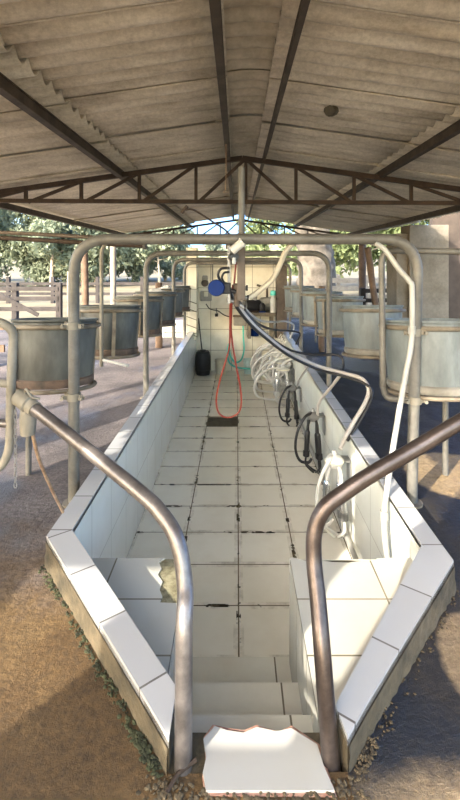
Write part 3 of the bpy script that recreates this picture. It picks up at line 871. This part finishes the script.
hose('milk_hose', [P(342,373,3.76), P(332,386,4.0), P(322,398,4.3), P(318,406,4.43), P(317.5,416,4.5)], 0.014, 'grey_hose', 'grey tube dropping to the nearer black milking cluster')
hose('milk_hose', [P(310,364,4.2), P(304,372,5.0), P(299,380,5.9), P(297,387,6.3)], 0.013, 'grey_hose', 'grey tube dropping to the farther black milking cluster')
hose('milk_hose', [P(237,300,3.0), P(250,314,3.6), P(262,321,4.8), P(274,322,6.0), P(286,321.5,6.8), P(294,326,7.0), P(290,338,7.2)], 0.012, 'white_hose', 'thin white hose running back to the pile of white clusters')
hose('milk_hose', [P(238,301,3.0), P(250,317,3.6), P(262,326,4.6), P(276,330,5.6), P(292,331,6.4), P(300,334,6.6), P(296,344,6.8)], 0.013, 'black', 'thin black hose running back to the pile of white clusters')
hose('red_hose', [P(236,262,2.93), P(234,285,2.95), P(231.5,310,3.0), P(231.5,335,3.05), P(236,365,3.08), P(240,385,3.1), P(241.3,403,3.12), P(238,413,3.13), P(228,417.5,3.13), P(219,413,3.12), P(216.3,400,3.1), P(220,380,3.08), P(226,360,3.06), P(229.5,345,3.05), P(230,325,3.02), P(230.5,300,2.98), P(233,285,2.96)], 0.006, 'red_hose', 'red water hose hanging in a long loop from the centre post')
hose('spray_arm', [P(185,210,2.75), P(192,209.5,2.75), P(200,213.5,2.77), P(213,222,2.79), P(224,229,2.8), P(231,236,2.82)], 0.006, 'steel_dark', 'dark bent rod with a T-shaped end above the near arch', 'rod')
o = bpy.data.objects['spray_arm']
k = MB().tube([P(181.5,213,2.75), P(187.5,206,2.75)], 0.010, 8).build('cross_head', M['steel_dark'], o, local=True); k.data.transform(Matrix.Translation(-o.location))
hose('hanging_wire', [P(226,158,4.0), P(226,185,4.0), P(225.5,203,4.0), P(223,206,4.0), P(228,206,4.0)], 0.004, 'rope', 'thin wire hanging from the ridge with a small hook', 'wire')
bpy.data.objects['hanging_wire'].location.z += 0.12
hose('drain_pipe', [P(375,243,2.80), P(385,250,2.80), P(398,268,2.78), P(409,281,2.77), P(412,290,2.76), P(411.5,340,2.74), P(406,372,2.72), P(401,400,2.70), P(395.6,432,2.66), P(389,475,2.62), P(384,515,2.59), P(385,540,2.57), P(387,557,2.55)], 0.0165, 'pvc', 'white plastic pipe running from the arch corner down into the pit', 'pipe')
o = bpy.data.objects['drain_pipe']
for px, py, Y in ((384,515,2.59), (411.8,330,2.745)):
    k = MB().tube([P(px,py-4,Y), P(px,py+4,Y)], 0.023, 12).build('coupling', M['pvc'], o, local=True); k.data.transform(Matrix.Translation(-o.location))
hose('wall_pipe', [(0.835,2.6,-0.60), (0.835,4.5,-0.62), (0.835,6.6,-0.63)], 0.02, 'pvc', 'white pipe running low along the right pit wall', 'pipe')

# ------------------------------------------------------------------ milking clusters on the right pit wall
def make_cluster(lab, claw, cup, hosem, collar, grp, shells=False, spread=1.0):
    """origin on the wall at the hook; the wall is on +x, the unit hangs to -z"""
    t = thing('milking_cluster', lab, 'milking cluster', (0,0,0), grp)
    b = MB().box((-0.006,0.02,-0.06), (0.008,0.10,0.16)); b.box((-0.05,0.02,0.015), (0.09,0.10,0.007)); b.box((-0.094,0.02,0.025), (0.007,0.10,0.03))
    b.build('hook_plate', M['zinc'], t, False, local=True)
    MB().lathe([(0,0.005), (0.045,0.0), (0.058,0.02), (0.062,0.04), (0.058,0.05), (0.045,0.065), (0.02,0.077), (0.012,0.10), (0,0.10)], (-0.115,-0.02,-0.015), 28).build('claw', M[claw], t, local=True)
    MB().lathe([(0.063,0.0), (0.066,0.002), (0.066,0.012), (0.063,0.014)], (-0.115,-0.02,0.016), 28).build('claw_band', M['cream_plastic' if shells else 'zinc'], t, local=True)
    cups = [(-0.17,-0.07), (-0.085,-0.085), (-0.15,0.035), (-0.075,0.03)]
    for k, (x, y) in enumerate(cups):
        dz = -0.02*k
        lean = 0.02*(-1 if x < -0.12 else 1)
        MB().tube(smooth_path([(-0.115+(x+0.115)*0.6,-0.02+(y+0.02)*0.6,0.0), (x,y,-0.04), (x+lean*.2,y,-0.10+dz)], 6), 0.012, 10).build('liner_tube', M[hosem if not shells else 'white_hose'], t, local=True)
        p0 = Vector((x+lean*.2,y,-0.08+dz)); p1 = Vector((x+lean,y-0.01,-0.30+dz)); dd = (p1-p0).normalized()
        c = MB().tube([p0, p0+dd*0.012, p0+dd*0.02, p1-dd*0.01, p1], [0.013,0.021,0.023,0.022,0.018], 14).build('teat_cup', M[cup], t, local=True)
        MB().tube([p1-dd*0.05, p1-dd*0.045, p1-dd*0.005, p1], [0.022,0.029,0.029,0.022], 14).build('collar', M[collar], c, local=True)
        e = Vector((-0.11+0.02*k, -0.02, -0.46))
        MB().tube(smooth_path([p1-dd*0.01, p1+dd*0.06, (p1+e)/2+Vector((0,0,-0.04)), e], 6), 0.009, 8).build('pulse_tube', M[hosem], t, local=True)
    MB().tube(smooth_path([(-0.13,-0.04,0.05), (-0.20*spread,-0.08,0.03), (-0.27*spread,-0.10,-0.08), (-0.29*spread,-0.10,-0.22), (-0.25*spread,-0.08,-0.33), (-0.17,-0.06,-0.36), (-0.13,-0.05,-0.33)], 8), 0.0125, 10).build('hose', M[hosem], t, local=True)
    return t
c1 = make_cluster('nearest milking cluster, with white lid and shiny steel cups', 'white_plastic', 'chrome', 'white_hose', 'zinc', 'milking clusters on the right pit wall', True, 0.85)
c1.location = (0.868,3.52,-0.055); c1.scale = (1.12,1.12,1.2)
c2 = make_cluster('nearer of the two black milking clusters on the right wall', 'zinc', 'black', 'black', 'black_plastic', 'milking clusters on the right pit wall')
c2.location = (0.868,4.55,-0.06); c2.scale = (1.05,1.15,1.15)
dup(c2, (0.868,6.25,-0.25), 'farther of the two black milking clusters on the right wall')
c4 = make_cluster('white cluster next behind the farther black cluster', 'white_plastic', 'chrome', 'white_hose', 'white_plastic', 'milking clusters on the right pit wall', True, 1.4)
c4.location = (0.868,6.95,-0.16); c4.scale = (1.5,1.3,1.15)
wl = ['second white cluster behind the black ones, mid pile', 'third white cluster behind the black ones, mid pile', 'fourth white cluster in the far pile', 'fifth white cluster in the far pile', 'white cluster at the far end, beside the back wall']
for k, y in enumerate((7.25, 7.55, 7.85, 8.15, 8.45)):
    dup(c4, (0.868, y, -0.12+0.03*(k % 2)), wl[k], 0.12*(-1)**k)
# slanted rack carrying the far clusters
t = thing('cluster_rack', 'slanted steel rack in the far right corner holding white clusters', 'rack', (0.55,8.6,FZ))
for k in range(5):
    y = 7.9+0.2*k
    MB().tube([(0.84,y,0.12), (0.36,y+0.1,-0.58)], 0.012, 8).build('bar', M['white_plastic'], t)
    MB().tube([(0.36,y+0.1,-0.58), (0.36,y+0.1,FZ)], 0.010, 8).build('leg', M['chrome'], t)
MB().tube([(0.36,7.95,-0.58), (0.36,8.85,-0.58)], 0.012, 8).build('front_rail', M['chrome'], t)
rnd = random.Random(21)
spot_words = ['nearest', 'second', 'third', 'fourth', 'fifth', 'sixth', 'seventh', 'eighth', 'ninth', 'tenth', 'eleventh', 'farthest']
for k in range(12):
    y = 6.95+0.145*k; out = 0.20+0.012*k+rnd.uniform(-.06,.20)
    dn = -0.44+rnd.uniform(-.20,.18); w2 = rnd.uniform(-0.25,0.30)
    pts = [(0.83,y,0.02+rnd.uniform(-.04,.04)), (0.83-out*0.6,y-0.02,0.0+rnd.uniform(-.05,.04)), (0.83-out,y+w2*0.2,-0.16), (0.83-out*1.05,y+w2*0.4,dn*0.75), (0.83-out*0.7,y+w2*0.6,dn), (0.83-out*0.35,y+w2*0.9,dn*0.8), (0.80-out*0.2,y+w2,-0.2), (0.82,y+w2,-0.08)]
    o = MB().tube(smooth_path(pts, 5), 0.019, 8).build('milk_hose', M['white_hose'], None)
    tag(o, spot_words[k]+' drooping white hose of the twelve in the far white pile', 'hose', 'white hoses in the far pile'); recenter(o, (0.83-out, y, dn))

# ------------------------------------------------------------------ things at the back wall
def P9(px, py, dy=0.0): return P(px, py, YB-dy)
t = thing('barrel', 'black plastic barrel in the back left corner of the pit', 'barrel', (-0.665,9.0,FZ))
MB().lathe([(0,0), (0.125,0), (0.135,0.02), (0.135,0.06), (0.148,0.12), (0.150,0.24), (0.146,0.36), (0.13,0.44), (0.115,0.455), (0,0.455)], (-0.665,9.0,FZ), 28).build('body', M['black_plastic'], t)
MB().lathe([(0.06,0.455), (0.06,0.48), (0.05,0.485), (0,0.485)], (-0.665,9.0,FZ), 20).build('lid', M['black'], t)
MB().ring((-0.665,9.0,FZ+0.10), 0.147, 0.006, 28, 6).build('hoop', M['black'], t)
t = thing('broom', 'thin broom handle leaning on the back wall behind the black barrel', 'broom', (-0.72,9.2,FZ))
MB().tube([(-0.66,9.20,FZ+0.06), P9(198.5,318,0.03)], 0.012, 8).build('handle', M['wood'], t)
MB().box((-0.66,9.19,FZ+0.04), (0.2,0.05,0.08)).build('head', M['wood_brown'], t, False)
def bucket(name, x, y, r, h, mat, lab):
    t = thing(name, lab, 'bucket', (x,y,FZ))
    MB().lathe([(0,0), (r*0.8,0), (r*0.98,h-0.02), (r*1.05,h-0.015), (r*1.05,h), (r*0.95,h), (r*0.78,0.012), (0,0.012)], (x,y,FZ), 28).build('body', M[mat], t)
    MB().tube([(x+r*1.03*math.cos(a), y-r*0.25, FZ+h-0.02-r*0.4*math.sin(a)) for a in [PI*k/12 for k in range(13)]], 0.004, 6).build('handle', M['zinc'], t)
bucket('bucket', -0.32, 9.08, 0.115, 0.28, 'cream_plastic', 'cream bucket on the floor between barrel and teal hose')
bucket('bucket', 0.235, 9.1, 0.115, 0.28, 'aqua_plastic', 'pale aqua bucket on the floor under the blue basin')
hose('water_hose', [P9(243,322,0.05), P9(243.5,338,0.08), P9(244,350,0.1), P9(241,360,0.15), P9(235,362,0.2), P9(230,355,0.15), P9(229,344,0.1), P9(227.5,352,0.2), P9(229,362,0.3), P9(236,367,0.4), P9(250,369,0.4)], 0.018, 'teal', 'teal hose looped on the back wall beside the cream bucket')
t = thing('wall_sink', 'small grey basin box on the back wall above the teal hose', 'basin', P9(240,323))
MB().box(P9(240,321,0.09), (0.26,0.18,0.17)).build('bowl', M['grey_box'], t, False, 0.02)
MB().box(P9(240,316,0.10), (0.28,0.20,0.02)).build('rim', M['brown_post'], t, False, 0.004)
t = thing('switch_box', 'grey electric switch box on the back wall left of the blue lid', 'switch box', P9(206,297))
MB().box(P9(206,296,0.05), (0.22,0.10,0.20)).build('box', M['grey_box'], t, False, 0.012)
MB().box(P9(206,294,0.105), (0.08,0.02,0.10)).build('cover', M['cream_plastic'], t, False, 0.006)
t = thing('meter', 'oval grey meter on the back wall above the switch box', 'meter', P9(205,286))
MB().lathe([(0,0), (0.07,0), (0.075,0.03), (0.06,0.09), (0,0.10)], P9(205,283,0.0), 20, axis=(0,-1,0)).build('body', M['brown_post'], t)
MB().box(P9(205,278,0.04), (0.11,0.08,0.10)).build('cap', M['grey_box'], t, False, 0.02)
hose('cable', [P9(206,304,0.03), P9(210,309,0.03), P9(218,311,0.03), P9(224,315,0.03), P9(230,317,0.03)], 0.01, 'black', 'black cable hanging from the switch box along the back wall', 'cable')
t = thing('socket', 'small dark tap below the cable on the back wall', 'tap', P9(216.5,316))
MB().box(P9(216.5,315,0.04), (0.06,0.08,0.06)).build('body', M['black_plastic'], t, False, 0.01)
MB().tube([P9(216.5,308,0.02), P9(216.5,314,0.03)], 0.012, 8).build('stem', M['zinc'], t)
hose('conduit', [P9(212.5,256,0.015), P9(212.5,275,0.015), P9(212.5,290,0.015)], 0.012, 'zinc', 'thin vertical conduit down the back wall', 'conduit')
# shelf with pump on the right
t = thing('machine_shelf', 'grey concrete shelf against the back wall carrying the vacuum pump', 'shelf', (0.50,9.1,0.25))
MB().box((0.46,9.05,0.47), (0.58,0.44,0.07)).build('top', M['plaster'], t, False, 0.006)
for x in (0.24, 0.68): MB().box((x,9.1,0.22), (0.06,0.34,0.46)).build('bracket', M['plaster'], t, False)
t = thing('vacuum_pump', 'dark vacuum pump with round motor on the back shelf', 'pump', (0.30,9.0,0.505))
MB().lathe([(0,-0.15), (0.10,-0.15), (0.115,-0.12), (0.115,0.12), (0.10,0.15), (0,0.15)], (0.31,9.0,0.625), 24, axis=(1,0.25,0)).build('motor', M['black_plastic'], t)
MB().box((0.31,9.0,0.52), (0.2,0.18,0.03)).build('foot', M['steel_dark'], t, False)
MB().lathe([(0,-0.02), (0.12,-0.02), (0.12,0.02), (0,0.02)], (0.15,8.96,0.625), 24, axis=(1,0.25,0)).build('pulley', M['zinc'], t)
MB().tube([(0.36,9.0,0.7), (0.36,9.0,0.86)], 0.035, 12).build('outlet', M['zinc'], t)
t = thing('milk_receiver', 'grey lying milk receiver drum on the back shelf', 'receiver', (0.62,9.12,0.505))
MB().lathe([(0,-0.17), (0.09,-0.16), (0.13,-0.12), (0.135,0), (0.13,0.12), (0.09,0.16), (0,0.17)], (0.60,9.16,0.645), 24, axis=(1,0,0)).build('drum', M['grey_box'], t)
MB().tube([(0.60,9.16,0.77), (0.60,9.16,0.95), (0.40,9.2,1.02)], 0.025, 10).build('pipe', M['brown_post'], t)
t = thing('oil_bottle', 'white bottle with a teal cap on the back shelf', 'bottle', (0.70,8.90,0.505))
MB().lathe([(0,0), (0.06,0), (0.065,0.02), (0.065,0.24), (0.03,0.30), (0.028,0.34), (0,0.34)], (0.70,8.90,0.505), 20).build('body', M['white_plastic'], t)
MB().lathe([(0,0.33), (0.055,0.33), (0.06,0.36), (0.05,0.42), (0,0.43)], (0.70,8.90,0.505), 20).build('cap', M['teal'], t)
t = thing('wall_motor', 'small dark motor with a blue base beside the teal capped bottle', 'motor', (0.50,8.92,0.505))
MB().lathe([(0,0.03), (0.05,0.03), (0.055,0.05), (0.055,0.14), (0.03,0.18), (0,0.18)], (0.49,8.9,0.505), 20).build('body', M['black_plastic'], t)
MB().box((0.49,8.9,0.52), (0.13,0.11,0.03)).build('base', M['blue'], t, False, 0.006)
t = thing('basin', 'blue plastic basin hung under the back shelf', 'basin', (0.33,9.1,0.0))
MB().lathe([(0,0), (0.08,0), (0.13,0.11), (0.14,0.12), (0.125,0.12), (0.075,0.01), (0,0.01)], (0.35,9.1,0.02), 28).build('bowl', M['blue'], t)
MB().tube([(0.46,9.1,0.14), (0.46,9.1,0.44)], 0.006, 8).build('hanger', M['zinc'], t)

# ------------------------------------------------------------------ outside: fences, crate, walls, palm trunk
def corral(lab, x0, x1, Y, rails, posts, mat, ptop, brace=None, along='x', grp='corral fences', rw=0.10, pw=0.14):
    t = thing('corral_fence', lab, 'fence', ((x0+x1)/2 if along == 'x' else Y, Y if along == 'x' else (x0+x1)/2, 0), grp)
    L = (lambda u, z, o=0.0: (u, Y+o, z)) if along == 'x' else (lambda u, z, o=0.0: (Y+o, u, z))
    for z in rails: MB().bar(L(x0,z,-pw/2), L(x1,z+random.uniform(-.02,.02),-pw/2), 0.035, rw).build('rail', M[mat], t, False)
    for u in posts: MB().bar(L(u,-0.0), L(u,ptop), pw, pw*0.8).build('post', M[mat], t, False)
    if brace: MB().bar(L(brace[0],brace[1],-pw*0.8), L(brace[2],brace[3],-pw*0.8), 0.03, 0.09).build('brace', M[mat], t, False)
    return t
corral('weathered wooden corral gate with a diagonal brace at the left edge', -6.6, -4.25, 11.0, (0.36,0.60,0.85), (-5.3,-4.25), 'wood', 0.98, (-5.8,0.80,-4.7,0.22))
corral('low brown rail fence end at the left edge of the photo, beyond the hoop', -6.0, -3.25, 6.5, (0.28,0.58), (-5.6,-3.47), 'wood_brown', 0.72)
corral('far grey rail fence left of the pit, in front of the field', -9.0, -1.6, 16.5, (0.35,0.7), (-8.2,-6.6,-5.0,-3.4,-1.8), 'wood', 0.95)
corral('pale plank fence behind the right feed tubs', 3.1, 8.0, 15.0, (0.35,0.62,0.88), (3.3,4.2,5.3,6.6,7.9), 'wood_pale', 1.05, rw=0.16)
corral('grey plank fence section with dark gaps beside the right roof post', 3.0, 4.0, 11.2, (0.35,0.55,0.78), (3.05,3.95), 'wood', 0.85)
corral('far pale rail fence seen past the palm trunk', 1.0, 4.2, 19.0, (0.45,0.85), (1.2,2.2,3.2,4.1), 'wood_pale', 1.0)
post('fence_post', -1.35, 7.95, 1.12, 0.12, 'wood_brown', 'short stub post behind the left feed tubs')
post('fence_post', 1.40, 7.6, 1.08, 0.11, 'wood_brown', 'short stub post behind the right feed tubs')
post('fence_post', -4.05, 11.1, 1.25, 0.10, 'wood_pale', 'thin pale post right of the braced corral gate')
post('leaning_post', 2.62, 8.4, 1.75, 0.12, 'wood_brown', 'brown pole leaning beside the beige wall', lean=(-0.18,0.2))
t = thing('plastic_crate', 'white plastic crate on the ground beyond the left tubs', 'crate', (-1.25,9.2,0))
b = MB()
for k in range(4): b.box((-1.25,9.02,0.06+0.07*k), (0.40,0.02,0.045)); b.box((-1.25,9.38,0.06+0.07*k), (0.40,0.02,0.045)); b.box((-1.45,9.2,0.06+0.07*k), (0.02,0.36,0.045)); b.box((-1.05,9.2,0.06+0.07*k), (0.02,0.36,0.045))
b.build('sides', M['white_plastic'], t, False)
for x in (-1.45,-1.05):
    for y in (9.02,9.38): MB().box((x,y,0.15), (0.03,0.03,0.30)).build('corner', M['white_plastic'], t, False)
MB().box((-1.25,9.2,0.015), (0.40,0.36,0.02)).build('bottom', M['white_plastic'], t, False)
# beige wall slab and dark building at right
b = MB(); b.box((3.72,9.15,1.1), (0.76,0.5,2.2)); struct('wall_right_pier', b, M['plaster'], bevel=0.01)
b = MB(); b.box((3.24,9.30,1.02), (0.24,0.6,2.04)); struct('wall_right_return', b, M['plaster'], bevel=0.01)
b = MB(); b.box((6.4,9.6,1.35), (4.7,0.15,2.7)); struct('wall_right_barn', b, M['dark_wall'])

# big shaggy palm trunk beyond the shed
b = MB(); cx, cy = 2.95, 17.5
n = 60
pts = [(cx+0.08*math.sin(k*0.2), cy, 7.5*k/n) for k in range(n+1)]
b.tube(pts, [0.72-0.08*math.sin(k/n*3)-0.12*(k/n)+0.04*random.random() for k in range(n+1)], 28)
for v in b.bm.verts:
    d = Vector((v.co.x-cx, v.co.y-cy, 0)); d.normalize()
    a = math.atan2(d.y, d.x)
    v.co += d*(0.07*max(0, math.sin(a*9+v.co.z*5.5))*max(0, math.sin(v.co.z*7-a*3))+random.uniform(-.03,.05))
t = thing('palm_tree', 'huge shaggy palm trunk standing beyond the right feed tubs', 'tree', (cx,cy,0))
b.build('trunk', M['bark'], t)
b = MB()
for k in range(26):
    a = 2*PI*k/26*3.1; el = random.uniform(-0.3,0.9)
    d = Vector((math.cos(a), math.sin(a), 0)); pr = Vector((cx,cy,7.3))
    sp = []
    for j in range(9):
        s = j/8*3.2
        sp.append(Vector((cx,cy,7.4))+d*s*math.cos(el*0.6)+Vector((0,0,s*math.sin(el)-0.16*s*s)))
    sd = Vector((-d.y, d.x, 0))
    for j in range(8):
        for m in range(3):
            q = sp[j].lerp(sp[j+1], m/3)
            for s in (-1, 1):
                tip = q+sd*s*0.55+d*0.25+Vector((0,0,-0.3))
                b.face([q, q+d*0.05, tip])
b.build('fronds', M['leaf_bright'], t, False)

def make_tree(name, lab, H, R, leafm, nleaf, tr, base, seed, grp, ls=0.16):
    rnd = random.Random(seed)
    t = thing(name, lab, 'tree', (0,0,0), grp)
    b = MB()
    lean = rnd.uniform(-.3,.3)
    top = Vector((lean, 0, H*0.82))
    pts = [Vector((lean*(k/8)**1.5, 0, H*0.82*k/8)) for k in range(9)]
    b.tube(pts, [tr*(1-0.8*k/8) for k in range(9)], 8)
    cl = []
    for k in range(11):
        s = base+(0.95-base)*k/11
        a = rnd.uniform(0,2*PI); p = Vector((lean*s**1.5,0,H*s*0.9))
        ln = R*rnd.uniform(0.5,1.0)*(1.15-0.7*abs(s-0.5))
        e = p+Vector((math.cos(a)*ln, math.sin(a)*ln, H*rnd.uniform(0.02,0.16)))
        b.tube([p, p.lerp(e,0.5)+Vector((0,0,0.08)), e], [tr*0.35,tr*0.22,tr*0.08], 6)
        cl.append((e, R*rnd.uniform(0.32,0.55))); cl.append((p.lerp(e,0.55)+Vector((0,0,0.2)), R*rnd.uniform(0.28,0.45)))
    cl.append((Vector((lean,0,H*0.92)), R*0.45))
    b.build('trunk', M['trunk'], t, local=True)
    f = MB()
    for _ in range(nleaf):
        c, r = rnd.choice(cl)
        d = Vector((rnd.gauss(0,1), rnd.gauss(0,1), rnd.gauss(0,0.8)))
        p = c+d.normalized()*r*rnd.random()**0.45
        u = Vector((rnd.gauss(0,1), rnd.gauss(0,1), rnd.gauss(-0.6,1))).normalized()
        v = u.cross(Vector((rnd.gauss(0,1), rnd.gauss(0,1), rnd.gauss(0,1)))).normalized()
        s = ls*rnd.uniform(0.6,1.3)
        f.face([p-u*s, p+v*s*0.45, p+u*s, p-v*s*0.45])
    f.build('foliage', M[leafm], t, False, local=True)
    return t
gE = 'trees across the field on the left'
trees = [('tall pale eucalyptus with a full crown at the left edge', 5.9, 2.4, 'leaf', 9000, 0.13, 0.10, 1), ('slender eucalyptus in the row behind the corral', 5.2, 1.9, 'leaf', 7000, 0.10, 0.16, 2), ('small round tree alone on the field', 3.4, 1.4, 'leaf', 3000, 0.09, 0.45, 3)]
# (x, y, kind, scale)
spots = [(-15.2,27,0,1.0), (-12.6,29,1,1.15), (-10.9,27,0,0.92), (-8.6,28,1,1.05), (-17.5,31,1,1.2), (-13.6,34,0,1.1), (-9.6,35,0,1.0), (-6.9,31,1,0.95), (-5.6,36,0,0.85), (-7.6,39,1,1.1), (-4.9,29,2,1.05), (-20,36,0,1.15), (-3.0,60,2,1.0), (-8.5,62,2,1.2)]
where = ['leftmost in the near row, behind the corral gate', 'second from left in the near row', 'third from left, left of the arch pole', 'seen just right of the near arch pole', 'at the far left edge of the photo', 'in the second row behind the corral', 'in the second row behind the tall posts', 'right of the pale roof post', 'low crown in the gap between the arches', 'thin crown above the left tubs', 'lone small tree in the gap left of the tiled pillar', 'far left in the back row', 'tiny tree far off on the hill foot, left of the back wall', 'tiny tree far off across the field']
protos = [None, None, None]
for i, (x, y, k, s) in enumerate(spots):
    nm, H, R, lm, nl, tr, ba, sd = trees[k]
    lab = ['full-crowned eucalyptus', 'slender eucalyptus', 'small round tree'][k]+' '+where[i]
    if protos[k] is None:
        o = make_tree('eucalyptus' if k < 2 else 'round_tree', lab, H, R, lm, nl, tr, ba, sd, gE); protos[k] = o
        o.location = (x,y,0 if y < 46 else 1.0)
    else: o = dup(protos[k], (x,y,0 if y < 46 else (y-46)*0.043), lab, i*1.7)
    o.scale = (s,s,s)
gR = 'trees beyond the right side'
br = make_tree('leafy_tree', 'bright green tree directly behind the palm trunk', 5.2, 2.1, 'leaf_bright', 4200, 0.14, 0.2, 11, gR)
br.location = (4.2,25,0)
for i, (x, y, s, lab) in enumerate([(7.6,27,1.1,'bright green tree right of the palm trunk'), (2.0,28,0.85,'bright green tree left of the palm trunk, behind the back wall'), (10.4,29,1.2,'bright green tree behind the dark right roof post'), (6.0,33,1.3,'taller bright green tree behind the others at right'), (12.5,26,1.1,'bright green tree hidden partly by the beige wall')]):
    o = dup(br, (x,y,0), lab, i*2.1); o.scale = (s,s,s)

# dark nest stain lump under the right roof slope
b = MB(); p = P(331,124,3.6); p.z = rz(p.x)-0.03
b.lathe([(0.05,0.03), (0.055,0.0), (0.04,-0.025), (0.015,-0.035), (0,-0.036)], p, 18)
for v in b.bm.verts: v.co += Vector((random.uniform(-.008,.008), random.uniform(-.008,.008), random.uniform(-.004,.004)))
o = b.build('wasp_nest', M['mud'], None); tag(o, 'dark mud nest stuck under the right roof slope', 'nest'); recenter(o, p)

# shadow casters added out of view: pillars, two-bar gate, board on posts
for x0, x1, lab in ((-2.15,-1.80,'left unseen pillar added to cast shadow'), (-1.25,-0.95,'right unseen pillar added to cast shadow')):
    b = MB(); b.box(((x0+x1)/2,-0.55,1.3), (x1-x0,0.28,2.6)); o = b.build('shadow_pillar', M['plaster'], None, False); tag(o, lab, 'pillar', 'added shadow pillars'); recenter(o, ((x0+x1)/2,-0.55,0))
t = thing('shadow_gate', 'unseen steel gate of two long bars, added to cast bar shadows', 'gate', (-0.3,-0.42,0))
MB().bar((-2.1,-0.38,1.205), (1.2,-0.38,1.205), 0.04, 0.07).build('bar', M['steel_dark'], t, False)
MB().bar((-2.1,-0.38,1.345), (1.2,-0.38,1.345), 0.04, 0.04).build('bar', M['steel_dark'], t, False)
MB().bar((1.2,-0.40,0), (1.2,-0.40,1.42), 0.06, 0.06).build('end_post', M['steel_dark'], t, False)
t = thing('shadow_board', 'unseen wide board on two posts, added to cast a shadow band', 'fence', (-2.56,0.6,0))
MB().box((-2.56,0.65,1.22), (0.03,2.1,0.32)).build('board', M['wood'], t, False)
for y in (-0.3, 1.6): MB().box((-2.61,y,0.7), (0.07,0.09,1.4)).build('post', M['wood'], t, False)

b = MB(); b.box((-3.15,-0.52,2.30), (1.55,0.03,0.80)); o = b.build('sun_stop_board', M['wood'], None, False); tag(o, 'unseen board added to keep direct sun off the pit floor', 'board'); recenter(o, (-3.15,-0.52,1.90))  # added out of view to stop sun reaching the pit floor

t = thing('shade_panel', 'unseen grey sheet panels on posts, added to shade the left ground', 'shadow panel', (-2.35,2.4,0))  # sheets added out of view to throw shade on the left yard
for y0, y1, z0, z1 in ((1.35,2.05,0.25,1.15), (2.75,3.25,0.2,1.2)): MB().box((-2.35,(y0+y1)/2,(z0+z1)/2), (0.02,y1-y0,z1-z0)).build('sheet', M['zinc'], t, False)
for y in (1.35, 2.05, 2.75, 3.25): MB().tube([(-2.37,y,0), (-2.37,y,1.3)], 0.025, 10).build('post', M['pipe'], t)
MB().tube([(-2.37,1.3,1.3), (-2.37,3.3,1.3)], 0.025, 10).build('rail', M['pipe'], t)


# moss and grit along the kerb foot
def grit(name, lab, cat, mat, pts, n, spread, smin, smax):
    b = MB(); rnd = random.Random(3)
    for _ in range(n):
        k = rnd.randrange(len(pts)-1); p = Vector(pts[k]).lerp(Vector(pts[k+1]), rnd.random())
        x, y = p.x+rnd.gauss(0, spread), p.y+rnd.gauss(0, spread)
        sz = rnd.uniform(smin, smax)
        m = Matrix.Translation((x, y, gz(y)+sz*0.3)) @ Matrix.Rotation(rnd.uniform(0,6), 4, 'Z') @ Matrix.Diagonal((sz, sz*rnd.uniform(.6,1), sz*rnd.uniform(.4,.8), 1))
        bmesh.ops.create_icosphere(b.bm, subdivisions=1, radius=1, matrix=m)
    o = b.build(name, M[mat], None); o['kind'] = 'stuff'; tag(o, lab, cat); return o
M['moss'] = mottled('moss', (0.012,0.014,0.006), (0.045,0.05,0.02), 20, 0.95, world=True)
M['grit'] = mottled('grit', (0.03,0.022,0.012), (0.10,0.075,0.042), 20, 0.95, world=True)
kl = [(-0.945,2.22), (-0.61,1.79), (-0.31,1.40), (-0.22,1.285)]
kr = [(0.985,2.05), (0.41,1.37), (0.33,1.29)]
grit('moss', 'dark moss growing along the foot of the left kerb', 'moss', 'moss', kl, 420, 0.010, 0.003, 0.009)
grit('grit', 'crumbled mortar and grit in front of the tiled threshold', 'grit', 'grit', [(-0.24,1.25), (-0.1,1.215), (0.1,1.21), (0.34,1.25)], 380, 0.018, 0.003, 0.009)
grit('grit', 'crumbs of dirt along the foot of the right kerb', 'grit', 'grit', kr, 160, 0.012, 0.003, 0.008)
t = thing('foot_bracket', 'rusty stub of rod at the foot of the left handrail', 'rod', (-0.17,1.26,0.05))
MB().tube([(-0.19,1.235,0.055), (-0.165,1.275,0.06), (-0.115,1.30,0.075)], 0.006, 8).build('rod', M['steel_dark'], t)
